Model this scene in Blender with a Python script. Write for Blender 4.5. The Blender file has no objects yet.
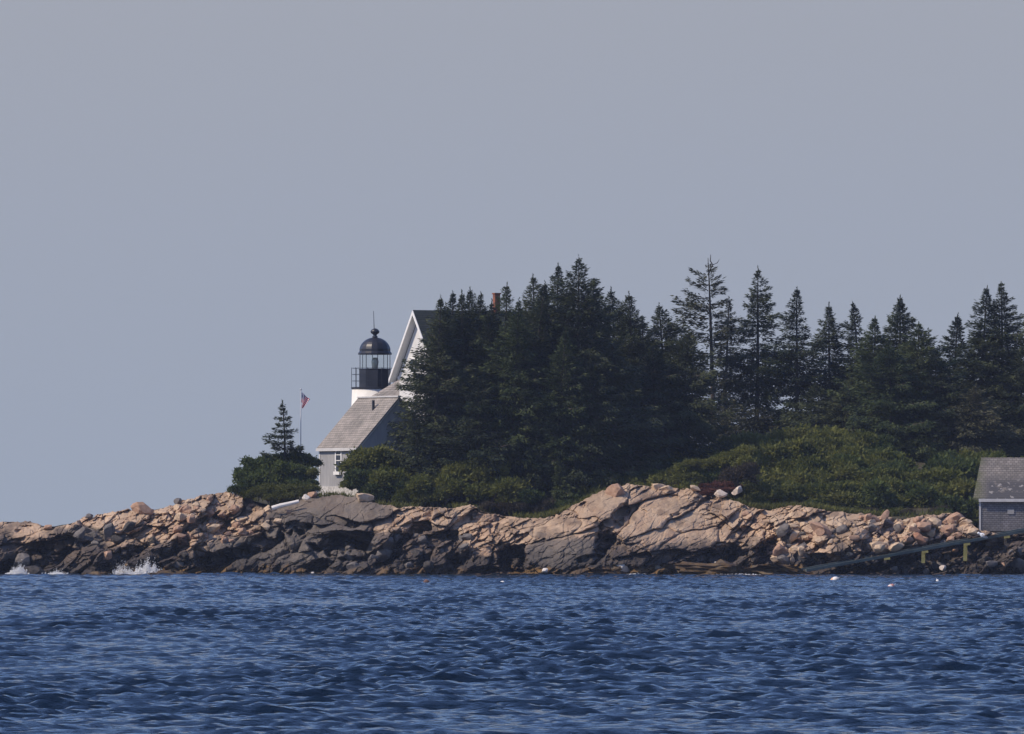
import bpy, bmesh, math, random
import numpy as np
from mathutils import Vector, Matrix

# ------------------------------------------------------------------ camera, sky, sun, exposure
scene = bpy.context.scene
COL = scene.collection
F = 9000.0          # focal length in pixels of the 1024 wide picture
CAM_H = 2.5         # eye height over the water
HZ = 537.5          # picture row of the horizon
cam_data = bpy.data.cameras.new('camera')
cam_data.sensor_width = 36.0
cam_data.lens = F / 1024 * 36.0
cam_data.shift_y = (HZ - 367.0) / 1024.0
cam_data.clip_start = 1.0
cam_data.clip_end = 20000.0
cam = bpy.data.objects.new('camera', cam_data)
COL.objects.link(cam)
cam.location = (0, 0, CAM_H)
cam.rotation_euler = (math.pi / 2, 0, 0)
scene.camera = cam

SUN_AZ = math.radians(-108)     # atan2(x, y): the sun stands to the left
SUN_EL = math.radians(44)
world = bpy.data.worlds.new('World')
scene.world = world
world.use_nodes = True
wn, wl = world.node_tree.nodes, world.node_tree.links
sky = wn.new('ShaderNodeTexSky')
sky.sky_type = 'NISHITA'
sky.sun_disc = False
sky.sun_elevation = SUN_EL
sky.sun_rotation = SUN_AZ
sky.air_density = 1.0
sky.dust_density = 0.7
sky.ozone_density = 4.0
geo = wn.new('ShaderNodeNewGeometry')
sep = wn.new('ShaderNodeSeparateXYZ')
wl.new(geo.outputs['Incoming'], sep.inputs[0])
mr = wn.new('ShaderNodeMapRange')          # haze band low over the horizon
mr.interpolation_type = 'SMOOTHSTEP'
mr.inputs[1].default_value = -0.055
mr.inputs[2].default_value = -0.15
mr.inputs[3].default_value = 1.0
mr.inputs[4].default_value = 0.0
wl.new(sep.outputs['Z'], mr.inputs[0])
mx = wn.new('ShaderNodeMix')
mx.data_type = 'RGBA'
hr = wn.new('ShaderNodeValToRGB')            # bluer at the sea horizon, more neutral above
hr.color_ramp.elements[0].position = 0.0
hr.color_ramp.elements[0].color = (2.62 / 4, 3.00 / 4, 3.74 / 4, 1)
hr.color_ramp.elements[1].position = 1.0
hr.color_ramp.elements[1].color = (2.88 / 4, 3.06 / 4, 3.54 / 4, 1)
hm_ = wn.new('ShaderNodeMath'); hm_.operation = 'MULTIPLY'; hm_.inputs[1].default_value = -1 / 0.06
wl.new(sep.outputs['Z'], hm_.inputs[0]); wl.new(hm_.outputs[0], hr.inputs[0])
hs = wn.new('ShaderNodeVectorMath'); hs.operation = 'SCALE'; hs.inputs['Scale'].default_value = 4.0
wl.new(hr.outputs[0], hs.inputs[0]); wl.new(hs.outputs[0], mx.inputs[7])
wl.new(mr.outputs[0], mx.inputs[0])
tint = wn.new('ShaderNodeVectorMath'); tint.operation = 'MULTIPLY'
tint.inputs[1].default_value = (0.96, 0.96, 1.19)      # clear maritime blue overhead
wl.new(sky.outputs[0], tint.inputs[0])
wl.new(tint.outputs[0], mx.inputs[6])
wl.new(mx.outputs[2], wn['Background'].inputs[0])
wn['Background'].inputs[1].default_value = 0.12

sun_data = bpy.data.lights.new('sun', 'SUN')
sun_data.energy = 3.7
sun_data.angle = math.radians(0.5)
sun_data.color = (1.0, 0.86, 0.68)
sun = bpy.data.objects.new('sun', sun_data)
COL.objects.link(sun)
SUN_DIR = Vector((math.sin(SUN_AZ) * math.cos(SUN_EL), math.cos(SUN_AZ) * math.cos(SUN_EL), math.sin(SUN_EL)))
sun.rotation_euler = SUN_DIR.to_track_quat('Z', 'Y').to_euler()
sun.location = (-100, 600, 100)

scene.view_settings.view_transform = 'Standard'
scene.view_settings.look = 'None'
scene.view_settings.gamma = 1.0
scene.view_settings.use_curve_mapping = False
scene.view_settings.exposure = 0.06
scene.render.filter_size = 2.4
try:
    scene.cycles.use_denoising = True
    scene.cycles.max_bounces = 6
    scene.cycles.transparent_max_bounces = 8
    scene.cycles.volume_bounces = 1
except Exception:
    pass

# ------------------------------------------------------------------ helpers
def P(px, py, Y):
    """the point at depth Y seen at picture position px, py"""
    return Vector(((px - 512.0) * Y / F, Y, CAM_H + (HZ - py) * Y / F))

def smooth(a, b, x):
    t = np.clip((x - a) / (b - a), 0, 1)
    return t * t * (3 - 2 * t)

def tag(o, label=None, cat=None, group=None, kind=None):
    if label: o['label'] = label
    if cat: o['category'] = cat
    if group: o['group'] = group
    if kind: o['kind'] = kind
    return o

def empty(name, loc, rz=0.0):
    o = bpy.data.objects.new(name, None)
    COL.objects.link(o)
    o.location = loc
    o.rotation_euler = (0, 0, rz)
    o.empty_display_size = 0.3
    return o

def link_mesh(name, me, mat, parent=None):
    o = bpy.data.objects.new(name, me)
    COL.objects.link(o)
    if mat is not None:
        for m in (mat if isinstance(mat, (list, tuple)) else [mat]):
            me.materials.append(m)
    if parent is not None:
        o.parent = parent
    return o

def np_mesh(name, verts, faces, k=4, smooth_shade=False):
    """verts (n,3), faces (m,k) -> mesh"""
    me = bpy.data.meshes.new(name)
    verts = np.asarray(verts, np.float32)
    faces = np.asarray(faces, np.int32)
    me.vertices.add(len(verts))
    me.vertices.foreach_set('co', verts.ravel())
    me.loops.add(faces.size)
    me.loops.foreach_set('vertex_index', faces.ravel())
    me.polygons.add(len(faces))
    me.polygons.foreach_set('loop_start', np.arange(0, faces.size, k, dtype=np.int32))
    try:
        me.polygons.foreach_set('loop_total', np.full(len(faces), k, np.int32))
    except Exception:
        pass
    me.polygons.foreach_set('use_smooth', np.full(len(faces), smooth_shade, dtype=bool))
    me.update(calc_edges=True)
    me.validate()
    return me

class MB:
    def __init__(self):
        self.v, self.f = [], []
    def poly(self, pts):
        i = len(self.v)
        self.v += [tuple(p) for p in pts]
        self.f.append(tuple(range(i, i + len(pts))))
    def hexa(self, b, t):
        i = len(self.v)
        self.v += [tuple(p) for p in b] + [tuple(p) for p in t]
        n = len(b)
        self.f.append(tuple(range(i + n - 1, i - 1, -1)))
        self.f.append(tuple(range(i + n, i + 2 * n)))
        for k in range(n):
            j = (k + 1) % n
            self.f.append((i + k, i + j, i + n + j, i + n + k))
    def box(self, x0, x1, y0, y1, z0, z1):
        b = [(x0, y0, z0), (x1, y0, z0), (x1, y1, z0), (x0, y1, z0)]
        self.hexa(b, [(p[0], p[1], z1) for p in b])
    def beam(self, a, b, w, h, up=(0, 0, 1)):
        a, b = Vector(a), Vector(b)
        d = (b - a).normalized()
        s = d.cross(Vector(up)).normalized() * w / 2
        u = s.cross(d).normalized() * h / 2
        self.hexa([a - s - u, a + s - u, a + s + u, a - s + u], [b - s - u, b + s - u, b + s + u, b - s + u])
    def tube(self, pts, radii, n=8, cap=True):
        rings = []
        m = len(pts)
        for i, p in enumerate(pts):
            p = Vector(p)
            d = (Vector(pts[min(i + 1, m - 1)]) - Vector(pts[max(i - 1, 0)])).normalized()
            a = Vector((1, 0, 0)) if abs(d.x) < 0.8 else Vector((0, 1, 0))
            s = d.cross(a).normalized()
            u = d.cross(s)
            k0 = len(self.v)
            for k in range(n):
                t = 2 * math.pi * k / n
                self.v.append(tuple(p + (s * math.cos(t) + u * math.sin(t)) * radii[i]))
            rings.append(k0)
        for i in range(m - 1):
            for k in range(n):
                j = (k + 1) % n
                self.f.append((rings[i] + k, rings[i] + j, rings[i + 1] + j, rings[i + 1] + k))
        if cap:
            self.f.append(tuple(rings[0] + k for k in range(n)))
            self.f.append(tuple(rings[-1] + n - 1 - k for k in range(n)))
    def lathe(self, prof, n=24, rot=0.0, cx=0, cy=0, cap=True):
        rings = []
        for r, z in prof:
            k0 = len(self.v)
            for k in range(n):
                t = rot + 2 * math.pi * k / n
                self.v.append((cx + r * math.cos(t), cy + r * math.sin(t), z))
            rings.append(k0)
        for i in range(len(prof) - 1):
            for k in range(n):
                j = (k + 1) % n
                self.f.append((rings[i] + k, rings[i] + j, rings[i + 1] + j, rings[i + 1] + k))
        if cap:
            self.f.append(tuple(rings[0] + n - 1 - k for k in range(n)))
            self.f.append(tuple(rings[-1] + k for k in range(n)))
    def build(self, name, mat, parent=None, smooth_shade=False, bevel=0.0):
        me = bpy.data.meshes.new(name)
        me.from_pydata(self.v, [], self.f)
        bm = bmesh.new()
        bm.from_mesh(me)
        bmesh.ops.recalc_face_normals(bm, faces=bm.faces[:])
        bm.to_mesh(me)
        bm.free()
        if smooth_shade:
            for p in me.polygons: p.use_smooth = True
        o = link_mesh(name, me, mat, parent)
        if bevel > 0:
            b = o.modifiers.new('bevel', 'BEVEL')
            b.width = bevel
            b.segments = 1
        return o

def box_part(name, mat, parent, *a, bevel=0.0):
    m = MB(); m.box(*a)
    return m.build(name, mat, parent, bevel=bevel)

# ------------------------------------------------------------------ materials
def new_mat(name, base=(0.5, 0.5, 0.5), rough=0.8, spec=0.3, metallic=0.0):
    m = bpy.data.materials.new(name)
    m.use_nodes = True
    b = m.node_tree.nodes['Principled BSDF']
    b.inputs['Base Color'].default_value = (*base, 1)
    b.inputs['Roughness'].default_value = rough
    b.inputs['Specular IOR Level'].default_value = spec
    b.inputs['Metallic'].default_value = metallic
    return m

def N(m, t): return m.node_tree.nodes.new(t)
def L(m, a, b): m.node_tree.links.new(a, b)
def BS(m): return m.node_tree.nodes['Principled BSDF']

def ramp(m, stops):
    r = N(m, 'ShaderNodeValToRGB')
    e = r.color_ramp.elements
    e[0].position, e[0].color = stops[0][0], (*stops[0][1], 1)
    e[1].position, e[1].color = stops[-1][0], (*stops[-1][1], 1)
    for p, c in stops[1:-1]:
        q = e.new(p); q.color = (*c, 1)
    return r

def noise(m, scale, detail=4, rough=0.6, coord='Object', vscale=(1, 1, 1)):
    tc = N(m, 'ShaderNodeTexCoord')
    mp = N(m, 'ShaderNodeMapping')
    mp.inputs['Scale'].default_value = vscale
    L(m, tc.outputs[coord], mp.inputs[0])
    n = N(m, 'ShaderNodeTexNoise')
    n.inputs['Scale'].default_value = scale
    n.inputs['Detail'].default_value = detail
    n.inputs['Roughness'].default_value = rough
    L(m, mp.outputs[0], n.inputs['Vector'])
    return n

def weathered(name, c0, c1, scale=1.5, rough=0.8, vscale=(1, 1, 1), bump=0.0, spec=0.3, lo=0.35, hi=0.65):
    m = new_mat(name, rough=rough, spec=spec)
    n = noise(m, scale, 6, 0.65, vscale=vscale)
    r = ramp(m, [(lo, c0), (hi, c1)])
    L(m, n.outputs['Fac'], r.inputs[0])
    L(m, r.outputs[0], BS(m).inputs['Base Color'])
    if bump:
        b = N(m, 'ShaderNodeBump')
        b.inputs['Strength'].default_value = bump
        b.inputs['Distance'].default_value = 0.05
        L(m, n.outputs['Fac'], b.inputs['Height'])
        L(m, b.outputs[0], BS(m).inputs['Normal'])
    return m

def foliage_mat(name, dark, light, rough=0.65, scale=0.6, through=0.0):
    m = new_mat(name, rough=rough, spec=0.15)
    n = noise(m, scale, 3, 0.6)
    oi = N(m, 'ShaderNodeObjectInfo')
    ma = N(m, 'ShaderNodeMath'); ma.operation = 'MULTIPLY_ADD'
    L(m, oi.outputs['Random'], ma.inputs[0])
    ma.inputs[1].default_value = 0.3
    ma.inputs[2].default_value = -0.15
    ad = N(m, 'ShaderNodeMath'); ad.operation = 'ADD'
    L(m, n.outputs['Fac'], ad.inputs[0]); L(m, ma.outputs[0], ad.inputs[1])
    r = ramp(m, [(0.3, dark), (0.7, light)])
    L(m, ad.outputs[0], r.inputs[0])
    L(m, r.outputs[0], BS(m).inputs['Base Color'])
    if through > 0:
        t = N(m, 'ShaderNodeBsdfTranslucent'); x = N(m, 'ShaderNodeMixShader'); x.inputs[0].default_value = through
        L(m, r.outputs[0], t.inputs[0]); L(m, BS(m).outputs[0], x.inputs[1]); L(m, t.outputs[0], x.inputs[2])
        L(m, x.outputs[0], m.node_tree.nodes['Material Output'].inputs[0])
    return m

def board_mat(name, c0, c1, pitch, axis, depth=0.012, dirt=1.2, vs=(1, 1, 1)):
    """painted or weathered boarding: grooves every pitch metres along an object axis"""
    m = weathered(name, c0, c1, dirt, 0.75, vscale=vs)
    tc = N(m, 'ShaderNodeTexCoord')
    sp = N(m, 'ShaderNodeSeparateXYZ')
    L(m, tc.outputs['Object'], sp.inputs[0])
    if axis == 'XY':
        a = N(m, 'ShaderNodeMath'); a.operation = 'ADD'
        L(m, sp.outputs['X'], a.inputs[0]); L(m, sp.outputs['Y'], a.inputs[1])
        src = a.outputs[0]
    else:
        src = sp.outputs[axis]
    d = N(m, 'ShaderNodeMath'); d.operation = 'DIVIDE'
    L(m, src, d.inputs[0]); d.inputs[1].default_value = pitch
    fr = N(m, 'ShaderNodeMath'); fr.operation = 'FRACT'
    L(m, d.outputs[0], fr.inputs[0])
    b = N(m, 'ShaderNodeBump')
    b.inputs['Strength'].default_value = 1.0
    b.inputs['Distance'].default_value = depth
    L(m, fr.outputs[0], b.inputs['Height'])
    L(m, b.outputs[0], BS(m).inputs['Normal'])
    return m

def shingle_mat(name, c0, c1, row=0.16, spots=None):
    m = new_mat(name, rough=0.9, spec=0.15)
    tc = N(m, 'ShaderNodeTexCoord')
    sp = N(m, 'ShaderNodeSeparateXYZ')
    L(m, tc.outputs['Object'], sp.inputs[0])
    cb = N(m, 'ShaderNodeCombineXYZ')
    L(m, sp.outputs['X'], cb.inputs[0]); L(m, sp.outputs['Z'], cb.inputs[1])
    br = N(m, 'ShaderNodeTexBrick')
    br.inputs['Scale'].default_value = 1.0
    br.inputs['Brick Width'].default_value = 0.26
    br.inputs['Row Height'].default_value = row
    br.inputs['Mortar Size'].default_value = 0.012
    br.inputs['Color1'].default_value = (*c0, 1)
    br.inputs['Color2'].default_value = (*c1, 1)
    br.inputs['Mortar'].default_value = (c0[0] * .5, c0[1] * .5, c0[2] * .5, 1)
    L(m, cb.outputs[0], br.inputs['Vector'])
    n = noise(m, 0.9, 6, 0.7)
    mxn = N(m, 'ShaderNodeMix'); mxn.data_type = 'RGBA'; mxn.blend_type = 'MULTIPLY'
    r = ramp(m, [(0.3, (0.6, 0.6, 0.58)), (0.7, (1.15, 1.1, 1.05))])
    L(m, n.outputs['Fac'], r.inputs[0])
    mxn.inputs[0].default_value = 1.0
    L(m, br.outputs['Color'], mxn.inputs[6]); L(m, r.outputs[0], mxn.inputs[7])
    L(m, mxn.outputs[2], BS(m).inputs['Base Color'])
    b = N(m, 'ShaderNodeBump'); b.inputs['Distance'].default_value = 0.02
    L(m, br.outputs['Fac'], b.inputs['Height'])
    b.invert = True
    L(m, b.outputs[0], BS(m).inputs['Normal'])
    if spots: spots(m, mxn.outputs[2], sp)
    return m

M = {}
M['white'] = board_mat('white_clapboard', (0.68, 0.67, 0.65), (0.76, 0.75, 0.72), 0.14, 'Z', 0.012)
M['white_trim'] = weathered('white_trim', (0.74, 0.73, 0.70), (0.82, 0.81, 0.78), 2.0, 0.6)
M['tower_white'] = weathered('tower_whitewash', (0.70, 0.67, 0.62), (0.82, 0.79, 0.73), 1.1, 0.8, bump=0.15)
M['gray_board'] = board_mat('gray_vertical_boards', (0.27, 0.27, 0.275), (0.37, 0.365, 0.36), 0.24, 'XY', 0.02, 1.8, (1.5, 1.5, 0.3))
M['brick_white'] = board_mat('whitewashed_brick', (0.40, 0.38, 0.36), (0.74, 0.72, 0.68), 0.12, 'Z', 0.02, 4.0)
M['shingle'] = shingle_mat('weathered_shingles', (0.31, 0.29, 0.27), (0.39, 0.36, 0.335))
M['dark_roof'] = shingle_mat('dark_green_shingles', (0.035, 0.045, 0.045), (0.05, 0.06, 0.058))
M['gray_trim'] = weathered('gray_trim', (0.50, 0.49, 0.48), (0.62, 0.61, 0.59), 2.5, 0.7)
M['black'] = weathered('black_iron', (0.012, 0.013, 0.018), (0.025, 0.026, 0.034), 1.5, 0.38, spec=0.5)
M['brick'] = weathered('red_brick', (0.20, 0.075, 0.045), (0.32, 0.12, 0.07), 5.0, 0.9)
M['glass_dark'] = new_mat('window_glass', (0.03, 0.035, 0.045), 0.08, 0.5)
M['lens'] = new_mat('lens_glass', (0.55, 0.56, 0.46), 0.25, 0.6)
M['metal'] = weathered('galvanised_metal', (0.42, 0.43, 0.45), (0.55, 0.56, 0.58), 3.0, 0.45, spec=0.5)
M['pole_white'] = new_mat('white_pole_paint', (0.72, 0.72, 0.72), 0.5)
M['driftwood'] = weathered('bleached_wood', (0.68, 0.64, 0.58), (0.82, 0.78, 0.72), 3.0, 0.85, vscale=(0.3, 2, 2))
M['bark'] = weathered('spruce_bark', (0.05, 0.042, 0.035), (0.10, 0.085, 0.07), 4.0, 0.95)
M['twig'] = weathered('shrub_stem', (0.06, 0.045, 0.035), (0.11, 0.085, 0.065), 5.0, 0.95)
M['spruce'] = foliage_mat('spruce_needles', (0.028, 0.042, 0.024), (0.084, 0.098, 0.046), through=0.15)
M['spruce_green'] = foliage_mat('young_spruce_needles', (0.045, 0.066, 0.028), (0.110, 0.132, 0.052), through=0.2)
M['spruce_gray'] = foliage_mat('grayish_spruce_needles', (0.046, 0.054, 0.032), (0.115, 0.115, 0.062), through=0.15)
M['leaf_dark'] = foliage_mat('dark_leaves', (0.042, 0.066, 0.022), (0.115, 0.145, 0.045), scale=1.2, through=0.4)
M['leaf_mid'] = foliage_mat('green_leaves', (0.085, 0.104, 0.024), (0.190, 0.195, 0.052), scale=1.0, through=0.4)
M['leaf_olive'] = foliage_mat('olive_leaves', (0.080, 0.092, 0.024), (0.165, 0.17, 0.048), scale=1.0, through=0.4)
M['leaf_brown'] = foliage_mat('brownish_twigs', (0.055, 0.045, 0.035), (0.10, 0.085, 0.06), scale=1.2, through=0.4)
M['leaf_red'] = foliage_mat('red_brown_bracken', (0.11, 0.045, 0.036), (0.17, 0.075, 0.058), scale=1.2, through=0.4)
M['soil'] = weathered('mossy_soil', (0.035, 0.035, 0.018), (0.085, 0.07, 0.04), 0.8, 0.95, bump=0.4)
M['ramp_wood'] = weathered('green_gray_timber', (0.075, 0.092, 0.082), (0.15, 0.175, 0.15), 2.0, 0.85, vscale=(0.4, 2, 2))
M['yellow'] = weathered('yellow_paint', (0.20, 0.18, 0.06), (0.38, 0.34, 0.12), 3.0, 0.8)
M['weed'] = weathered('rockweed', (0.028, 0.018, 0.010), (0.12, 0.07, 0.022), 6.0, 0.6, bump=0.5, spec=0.4)
M['buoy_white'] = weathered('buoy_white', (0.72, 0.70, 0.66), (0.82, 0.80, 0.76), 4.0, 0.5)
M['buoy_pink'] = weathered('buoy_pink', (0.62, 0.28, 0.22), (0.74, 0.38, 0.30), 4.0, 0.5)
M['buoy_orange'] = weathered('buoy_orange', (0.70, 0.33, 0.12), (0.80, 0.42, 0.18), 4.0, 0.5)
M['buoy_brown'] = weathered('buoy_brown', (0.14, 0.075, 0.05), (0.24, 0.13, 0.09), 4.0, 0.6)
M['foam'] = new_mat('sea_foam', (0.82, 0.84, 0.86), 0.9, 0.1)

def glass_pane():
    m = bpy.data.materials.new('lantern_glass')
    m.use_nodes = True
    nt = m.node_tree
    for n in list(nt.nodes):
        if n.type == 'BSDF_PRINCIPLED': nt.nodes.remove(n)
    tr = nt.nodes.new('ShaderNodeBsdfTransparent')
    tr.inputs[0].default_value = (0.97, 0.99, 0.98, 1)
    gl = nt.nodes.new('ShaderNodeBsdfGlossy'); gl.inputs['Roughness'].default_value = 0.05
    mxs = nt.nodes.new('ShaderNodeMixShader'); mxs.inputs[0].default_value = 0.06
    nt.links.new(tr.outputs[0], mxs.inputs[1]); nt.links.new(gl.outputs[0], mxs.inputs[2])
    nt.links.new(mxs.outputs[0], nt.nodes['Material Output'].inputs[0])
    return m
M['glass'] = glass_pane()

def roof_spots(m, col, sp):
    """boathouse roof: moss at the verge, dark bare patches, white lichen flecks low on the slope"""
    n1 = noise(m, 1.1, 5, 0.7)
    n2 = noise(m, 3.2, 3, 0.5)
    def rng(src, a, b, c, d):
        q = N(m, 'ShaderNodeMapRange'); q.inputs[1].default_value = a; q.inputs[2].default_value = b
        q.inputs[3].default_value = c; q.inputs[4].default_value = d
        L(m, src, q.inputs[0]); return q.outputs[0]
    def op(o, a, b):
        q = N(m, 'ShaderNodeMath'); q.operation = o
        for i, s in enumerate((a, b)):
            if isinstance(s, float): q.inputs[i].default_value = s
            else: L(m, s, q.inputs[i])
        q.use_clamp = True
        return q.outputs[0]
    def mixc(fac, a, c):
        q = N(m, 'ShaderNodeMix'); q.data_type = 'RGBA'
        L(m, fac, q.inputs[0]); L(m, a, q.inputs[6]); q.inputs[7].default_value = (*c, 1)
        return q.outputs[2]
    low = rng(sp.outputs['Z'], 3.9, 3.2, 0.0, 1.0)
    right = rng(sp.outputs['X'], 0.0, 0.7, 0.0, 1.0)
    dark = op('MULTIPLY', op('MULTIPLY', low, right), rng(n1.outputs['Fac'], 0.40, 0.46, 0.0, 1.0))
    c = mixc(dark, col, (0.085, 0.083, 0.088))
    fleck = op('MULTIPLY', op('MULTIPLY', rng(sp.outputs['Z'], 3.6, 3.3, 0.0, 1.0), right), rng(n2.outputs['Fac'], 0.60, 0.66, 0.0, 1.0))
    c = mixc(fleck, c, (0.30, 0.285, 0.275))
    moss = op('MULTIPLY', rng(sp.outputs['X'], 0.5, -0.3, 0.0, 1.0), rng(n1.outputs['Fac'], 0.35, 0.55, 0.2, 0.9))
    c = mixc(moss, c, (0.10, 0.11, 0.045))
    L(m, c, BS(m).inputs['Base Color'])
M['boat_roof'] = shingle_mat('boathouse_shingles', (0.20, 0.188, 0.18), (0.275, 0.258, 0.248), 0.15, roof_spots)
M['boat_wall'] = shingle_mat('boathouse_wall_shingles', (0.20, 0.20, 0.215), (0.27, 0.265, 0.28), 0.14)

def flag_mat():
    m = new_mat('flag_cloth', rough=0.8)
    tc = N(m, 'ShaderNodeTexCoord')
    sp = N(m, 'ShaderNodeSeparateXYZ'); L(m, tc.outputs['UV'], sp.inputs[0])
    def op(o, a, b=None):
        q = N(m, 'ShaderNodeMath'); q.operation = o
        for i, s in enumerate((a, b)):
            if s is None: continue
            if isinstance(s, (int, float)): q.inputs[i].default_value = s
            else: L(m, s, q.inputs[i])
        return q.outputs[0]
    u, v = sp.outputs['X'], sp.outputs['Y']
    stripe = op('MODULO', op('FLOOR', op('MULTIPLY', v, 13.0)), 2.0)      # 0 red, 1 white, red at both edges
    mxa = N(m, 'ShaderNodeMix'); mxa.data_type = 'RGBA'
    L(m, stripe, mxa.inputs[0])
    mxa.inputs[6].default_value = (0.50, 0.03, 0.05, 1); mxa.inputs[7].default_value = (0.80, 0.78, 0.76, 1)
    canton = op('MULTIPLY', op('LESS_THAN', u, 0.4), op('GREATER_THAN', v, 6 / 13))
    fu = op('SUBTRACT', op('FRACT', op('MULTIPLY', u, 6 / 0.4)), 0.5)
    fv = op('SUBTRACT', op('FRACT', op('MULTIPLY', op('SUBTRACT', v, 6 / 13), 5 / (7 / 13))), 0.5)
    star = op('LESS_THAN', op('ADD', op('MULTIPLY', fu, fu), op('MULTIPLY', fv, fv)), 0.07)
    mxb = N(m, 'ShaderNodeMix'); mxb.data_type = 'RGBA'
    L(m, star, mxb.inputs[0])
    mxb.inputs[6].default_value = (0.03, 0.045, 0.16, 1); mxb.inputs[7].default_value = (0.8, 0.8, 0.8, 1)
    mxc = N(m, 'ShaderNodeMix'); mxc.data_type = 'RGBA'
    L(m, canton, mxc.inputs[0]); L(m, mxa.outputs[2], mxc.inputs[6]); L(m, mxb.outputs[2], mxc.inputs[7])
    L(m, mxc.outputs[2], BS(m).inputs['Base Color'])
    return m
M['flag'] = flag_mat()

# ------------------------------------------------------------------ numpy noise
def hash2(ix, iy, s):
    h = (ix.astype(np.int64) * 374761393 + iy.astype(np.int64) * 668265263 + s * 1442695041) & 0x7fffffff
    h = ((h ^ (h >> 13)) * 1274126177) & 0x7fffffff
    h = ((h ^ (h >> 16)) * 2246822519) & 0x7fffffff
    return ((h ^ (h >> 15)) & 0xffffff) / float(0x1000000)

def vnoise(x, y, s):
    ix, iy = np.floor(x), np.floor(y)
    fx, fy = x - ix, y - iy
    fx, fy = fx * fx * (3 - 2 * fx), fy * fy * (3 - 2 * fy)
    a, b = hash2(ix, iy, s), hash2(ix + 1, iy, s)
    c, d = hash2(ix, iy + 1, s), hash2(ix + 1, iy + 1, s)
    return (a * (1 - fx) + b * fx) * (1 - fy) + (c * (1 - fx) + d * fx) * fy - 0.5

def fbm(x, y, s, o=4):
    r, a = 0, 1.0
    for k in range(o):
        r = r + a * vnoise(x, y, s + k * 17)
        x, y, a = x * 2.03, y * 2.03, a * 0.5
    return r

def worley(x, y, s, jit=0.9):
    """F1, F2 and four random numbers and the offset of the nearest cell"""
    ix, iy = np.floor(x), np.floor(y)
    f1 = np.full(x.shape, 9.0); f2 = np.full(x.shape, 9.0)
    bx = np.zeros_like(x); by = np.zeros_like(x); ox = np.zeros_like(x); oy = np.zeros_like(x)
    for dx in (-1, 0, 1):
        for dy in (-1, 0, 1):
            cx, cy = ix + dx, iy + dy
            qx = cx + 0.5 + jit * (hash2(cx, cy, s) - 0.5)
            qy = cy + 0.5 + jit * (hash2(cx, cy, s + 1) - 0.5)
            d = np.hypot(x - qx, y - qy)
            near = d < f1
            f2 = np.where(near, f1, np.minimum(f2, d))
            f1 = np.where(near, d, f1)
            bx = np.where(near, cx, bx); by = np.where(near, cy, by)
            ox = np.where(near, x - qx, ox); oy = np.where(near, y - qy, oy)
    return f1, f2, bx, by, ox, oy

# ------------------------------------------------------------------ the rock ledge
TOP = [(-200, 515), (-120, 522), (-40, 519), (0, 523), (12, 522), (30, 521), (40, 526), (50, 528), (60, 527), (75, 522), (88, 516), (100, 516), (112, 511), (128, 510),
       (146, 511), (160, 508), (172, 506), (182, 501), (196, 497), (206, 495), (215, 494), (226, 492), (240, 493), (262, 506), (275, 506), (298, 500), (310, 496.5), (320, 496),
       (355, 496), (368, 502), (384, 505), (400, 508), (420, 507), (444, 508), (452, 510), (460, 507), (474, 506), (484, 512), (500, 516), (520, 518),
       (545, 518), (560, 514), (580, 502), (600, 492), (618, 488), (626, 485), (640, 485), (655, 486), (668, 488), (690, 489), (705, 496), (720, 499), (745, 504), (757, 510),
       (775, 510), (790, 506), (803, 505), (815, 509), (835, 511), (855, 514), (880, 516), (905, 519), (930, 515), (950, 514), (970, 521), (980, 532), (1010, 535),
       (1060, 537), (1150, 537), (1230, 538)]
TOPX = np.array([p[0] for p in TOP], float); TOPY = np.array([p[1] for p in TOP], float)
def top_py(px): return np.interp(px, TOPX, TOPY)

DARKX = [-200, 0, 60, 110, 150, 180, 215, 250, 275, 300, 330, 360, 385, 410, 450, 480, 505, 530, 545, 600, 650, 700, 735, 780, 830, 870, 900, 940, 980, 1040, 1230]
DARKY = [540, 541, 542, 540, 548, 552, 548, 532, 514, 512, 510, 530, 545, 538, 536, 552, 556, 552, 543, 545, 550, 548, 546, 552, 556, 556, 553, 547, 541, 535, 535]  # upper edge of dark rock; right end follows the ramp, painting its shade

def shore_Y(px):
    return 600 + 1.5 * np.sin(px / 90.0) + 1.2 * np.sin(px / 37.0 + 1.3) + 1.2 * np.exp(-((px - 330) / 70.0) ** 2) - 2.0 * np.exp(-((px - 660) / 110.0) ** 2)

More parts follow.
